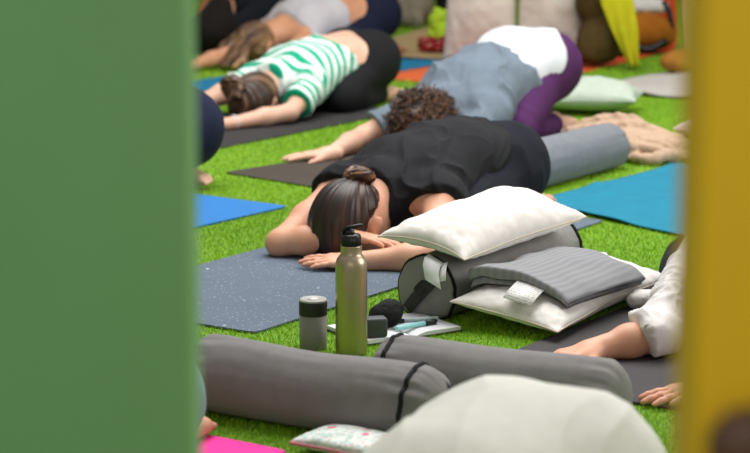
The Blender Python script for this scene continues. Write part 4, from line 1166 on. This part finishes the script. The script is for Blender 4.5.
o = drape('jacket', [(1.11, 10.58, .47), (1.12, 10.55, .34), (1.17, 10.55, .22), (1.27, 10.54, .02)], [(1.24, 10.70, .47), (1.29, 10.62, .35), (1.31, 10.58, .2), (1.31, 10.56, .02)], fabric('f_lime', '#b9b41a', '#a8a212', scale=18), seed=2)
tag(o, 'yellow-green jacket draped down beside the olive bag', 'jacket')
prims = [ell((0, 0, .12), (.12, .09, .10), None, .03), cap((-.08, 0, .10), (.08, 0, .10), .085, .085, .04)]
bagr = implicit('handbag', prims, .007, fabric('f_amber', '#b06a1c', '#8f5414', scale=18), None, floor=.003, disp=wrinkle(.008, 7, 7, 131)); bagr.location = (1.45, 11.40, .008)
tag(bagr, 'amber brown bag with a black base on the orange-red mat', 'bag')
v, f = tube_np([(-.10 + .20*t, -.075 - .02*math.sin(math.pi*t), .07 - .045*math.sin(math.pi*t)) for t in np.linspace(0, 1, 16)], .022, 8); mesh_np('base_trim', v, f, BLK, bagr)
v, f = tube_np([(.11, -.02, .05), (.14, -.03, .14), (.12, -.02, .23), (.09, 0, .27)], .016, 8); mesh_np('strap', v, f, BLK, bagr)
prims = [cap((-.10, 0, .0), (.10, .01, .0), .035, .030, .02), cap((-.08, .03, .02), (.08, .03, .015), .03, .03, .02)]
o = implicit('folded_cloth', prims, .006, F_PIL, None, disp=lambda v: .004*fbm(v*30, 2)); o.location = (1.45, 11.40, .247); tag(o, 'white folded cloth resting on top of the amber bag', 'cloth')
# clothes heap: lime and red
prims = [ell((0, 0, .05), (.10, .09, .06), None, .02)] + [cap(np.array([rg.uniform(-.08, .08), rg.uniform(-.06, .06), rg.uniform(.03, .12)]), np.array([rg.uniform(-.08, .10), rg.uniform(-.06, .06), rg.uniform(.02, .10)]), .022, .018, .008) for _ in range(14)]
m = None
mm, nt, b = nodes('f_redprint'); tc = N(nt, 'ShaderNodeTexCoord'); vo = N(nt, 'ShaderNodeTexVoronoi', Scale=26.0); nt.links.new(tc.outputs['Object'], vo.inputs['Vector'])
nt.links.new(ramp(nt, vo.outputs['Distance'], [(.2, lin('#c8b8a8')), (.3, lin('#b5202a')), (.6, lin('#8f1d1a'))]), b.inputs['Base Color']); b.inputs['Roughness'].default_value = .9
o = implicit('scarf', prims, .005, mm, None, floor=.004, disp=lambda v: .004*fbm(v*30, 4)); o.scale = (1.1, 1, .62); o.location = (.335, 11.45, .008); tag(o, 'crumpled red patterned scarf on the sand mat beside the upright cushion', 'scarf')
prims = [cap(np.array([rg.uniform(-.06, .09), rg.uniform(-.05, .05), rg.uniform(.02, .16)]), np.array([rg.uniform(-.05, .10), rg.uniform(-.05, .05), rg.uniform(.03, .2)]), .03, .022, .01) for _ in range(14)] + [ell((0.02, 0, .06), (.08, .07, .06), None, .02)]
o = implicit('sweater', prims, .006, fabric('f_limegreen', '#b4d636', '#9dc022', scale=20), None, floor=.004, disp=lambda v: .005*fbm(v*25, 5)); o.location = (.37, 11.78, .008); tag(o, 'crumpled lime green sweater behind the red scarf', 'sweater')
# rumpled khaki bag, pale post and dark rucksack
prims = [ell((0, 0, .12), (.20, .12, .14), None, .03), cap((-.12, 0, .2), (.1, 0, .24), .06, .05, .04), cap((-.15, -.06, .06), (.12, -.08, .05), .05, .05, .03)]
o = implicit('duffel_bag', prims, .008, fabric('f_khaki', '#8d8472', '#777061', scale=16, bump=.3), None, floor=.003, disp=wrinkle(.016, 5, 6, 141)); o.location = (.13, 13.0, .004); tag(o, 'rumpled khaki bag on the turf behind the navy leggings', 'bag')
bm = bmesh.new(); add_lathe(bm, [(0, 0), (.032, 0), (.030, .02), (.028, .55), (.03, .57), (0, .57)], 24); o = bm_obj('wooden_post', bm, plain('pale_wood', '#a3946f', .6), None); o.location = (.335, 13.1, 0); tag(o, 'short pale wooden post between the khaki bag and the dark rucksack', 'post')
prims = [ell((0, 0, .15), (.15, .12, .17), None, .03), cap((0, 0, .1), (0, 0, .34), .12, .10, .04), cap((-.07, -.10, .10), (.07, -.10, .10), .055, .055, .03)]
o = implicit('rucksack', prims, .008, fabric('f_black_bag', '#141416', '#0f0f11', scale=16), None, floor=.003, disp=wrinkle(.008, 5, 6, 151)); o.location = (.52, 13.05, .004); tag(o, 'black rucksack behind the lime sweater and the upright cushion', 'rucksack')
prims = [ell((0, 0, .12), (.14, .16, .13), None, .03), cap((0, 0, .1), (.03, .02, .24), .11, .07, .04)]
o = implicit('rucksack', prims, .008, fabric('f_brown_bag', '#1b1412', '#140f0d', scale=16), None, floor=.003, disp=wrinkle(.008, 5, 6, 161)); o.location = (-.86, 11.35, .004); tag(o, 'dark brown rucksack at the far left beyond the pale arm', 'rucksack')
# black bundle behind the white sleeve, small rolled white cloth
prims = [ell((0, 0, .055), (.06, .10, .058), None, .02), cap((0, -.07, .04), (.02, .06, .09), .04, .05, .03)]
o = implicit('hand_bag', prims, .005, fabric('f_black_small', '#1c1c22', scale=20), None, floor=.003, disp=wrinkle(.004, 9, 9, 171)); o.location = (.795, 5.38, .004); tag(o, 'small black bag on the turf partly hidden behind the white sleeve', 'bag')
prims = [cap((-.03, 0, .024), (.04, .01, .024), .020, .022, .01), cap((-.02, .02, .034), (.04, .02, .03), .014, .014, .01)]
o = implicit('rolled_cloth', prims, .003, F_PIL, None, floor=.002, disp=lambda v: .0015*fbm(v*60, 2)); o.location = (.675, 5.17, .008); tag(o, 'small rolled white cloth between the pillow and the white sleeve', 'cloth')
# tan hanging cloth and round brown cushion behind the yellow post
o = drape('hanging_cloth', [(1.575, 10.9, .62), (1.575, 10.9, .3), (1.60, 10.88, .02)], [(1.92, 11.0, .62), (1.90, 11.0, .3), (1.90, 11.0, .02)], fabric('f_sandcloth', '#b39a6a', '#a38b5c', scale=14), seed=1, amp=.03)
tag(o, 'sand coloured cloth hanging down behind the yellow post', 'cloth')
prims = [ell((0, 0, .06), (.13, .12, .06), None, .02)]
o = implicit('round_cushion', prims, .006, fabric('f_rust', '#a86f2c', '#96611f', scale=18), None, floor=.003, disp=lambda v: .003*fbm(v*20, 3)); o.location = (1.52, 10.35, .012); tag(o, 'rust brown round cushion on the pale mat beside the yellow post', 'cushion')
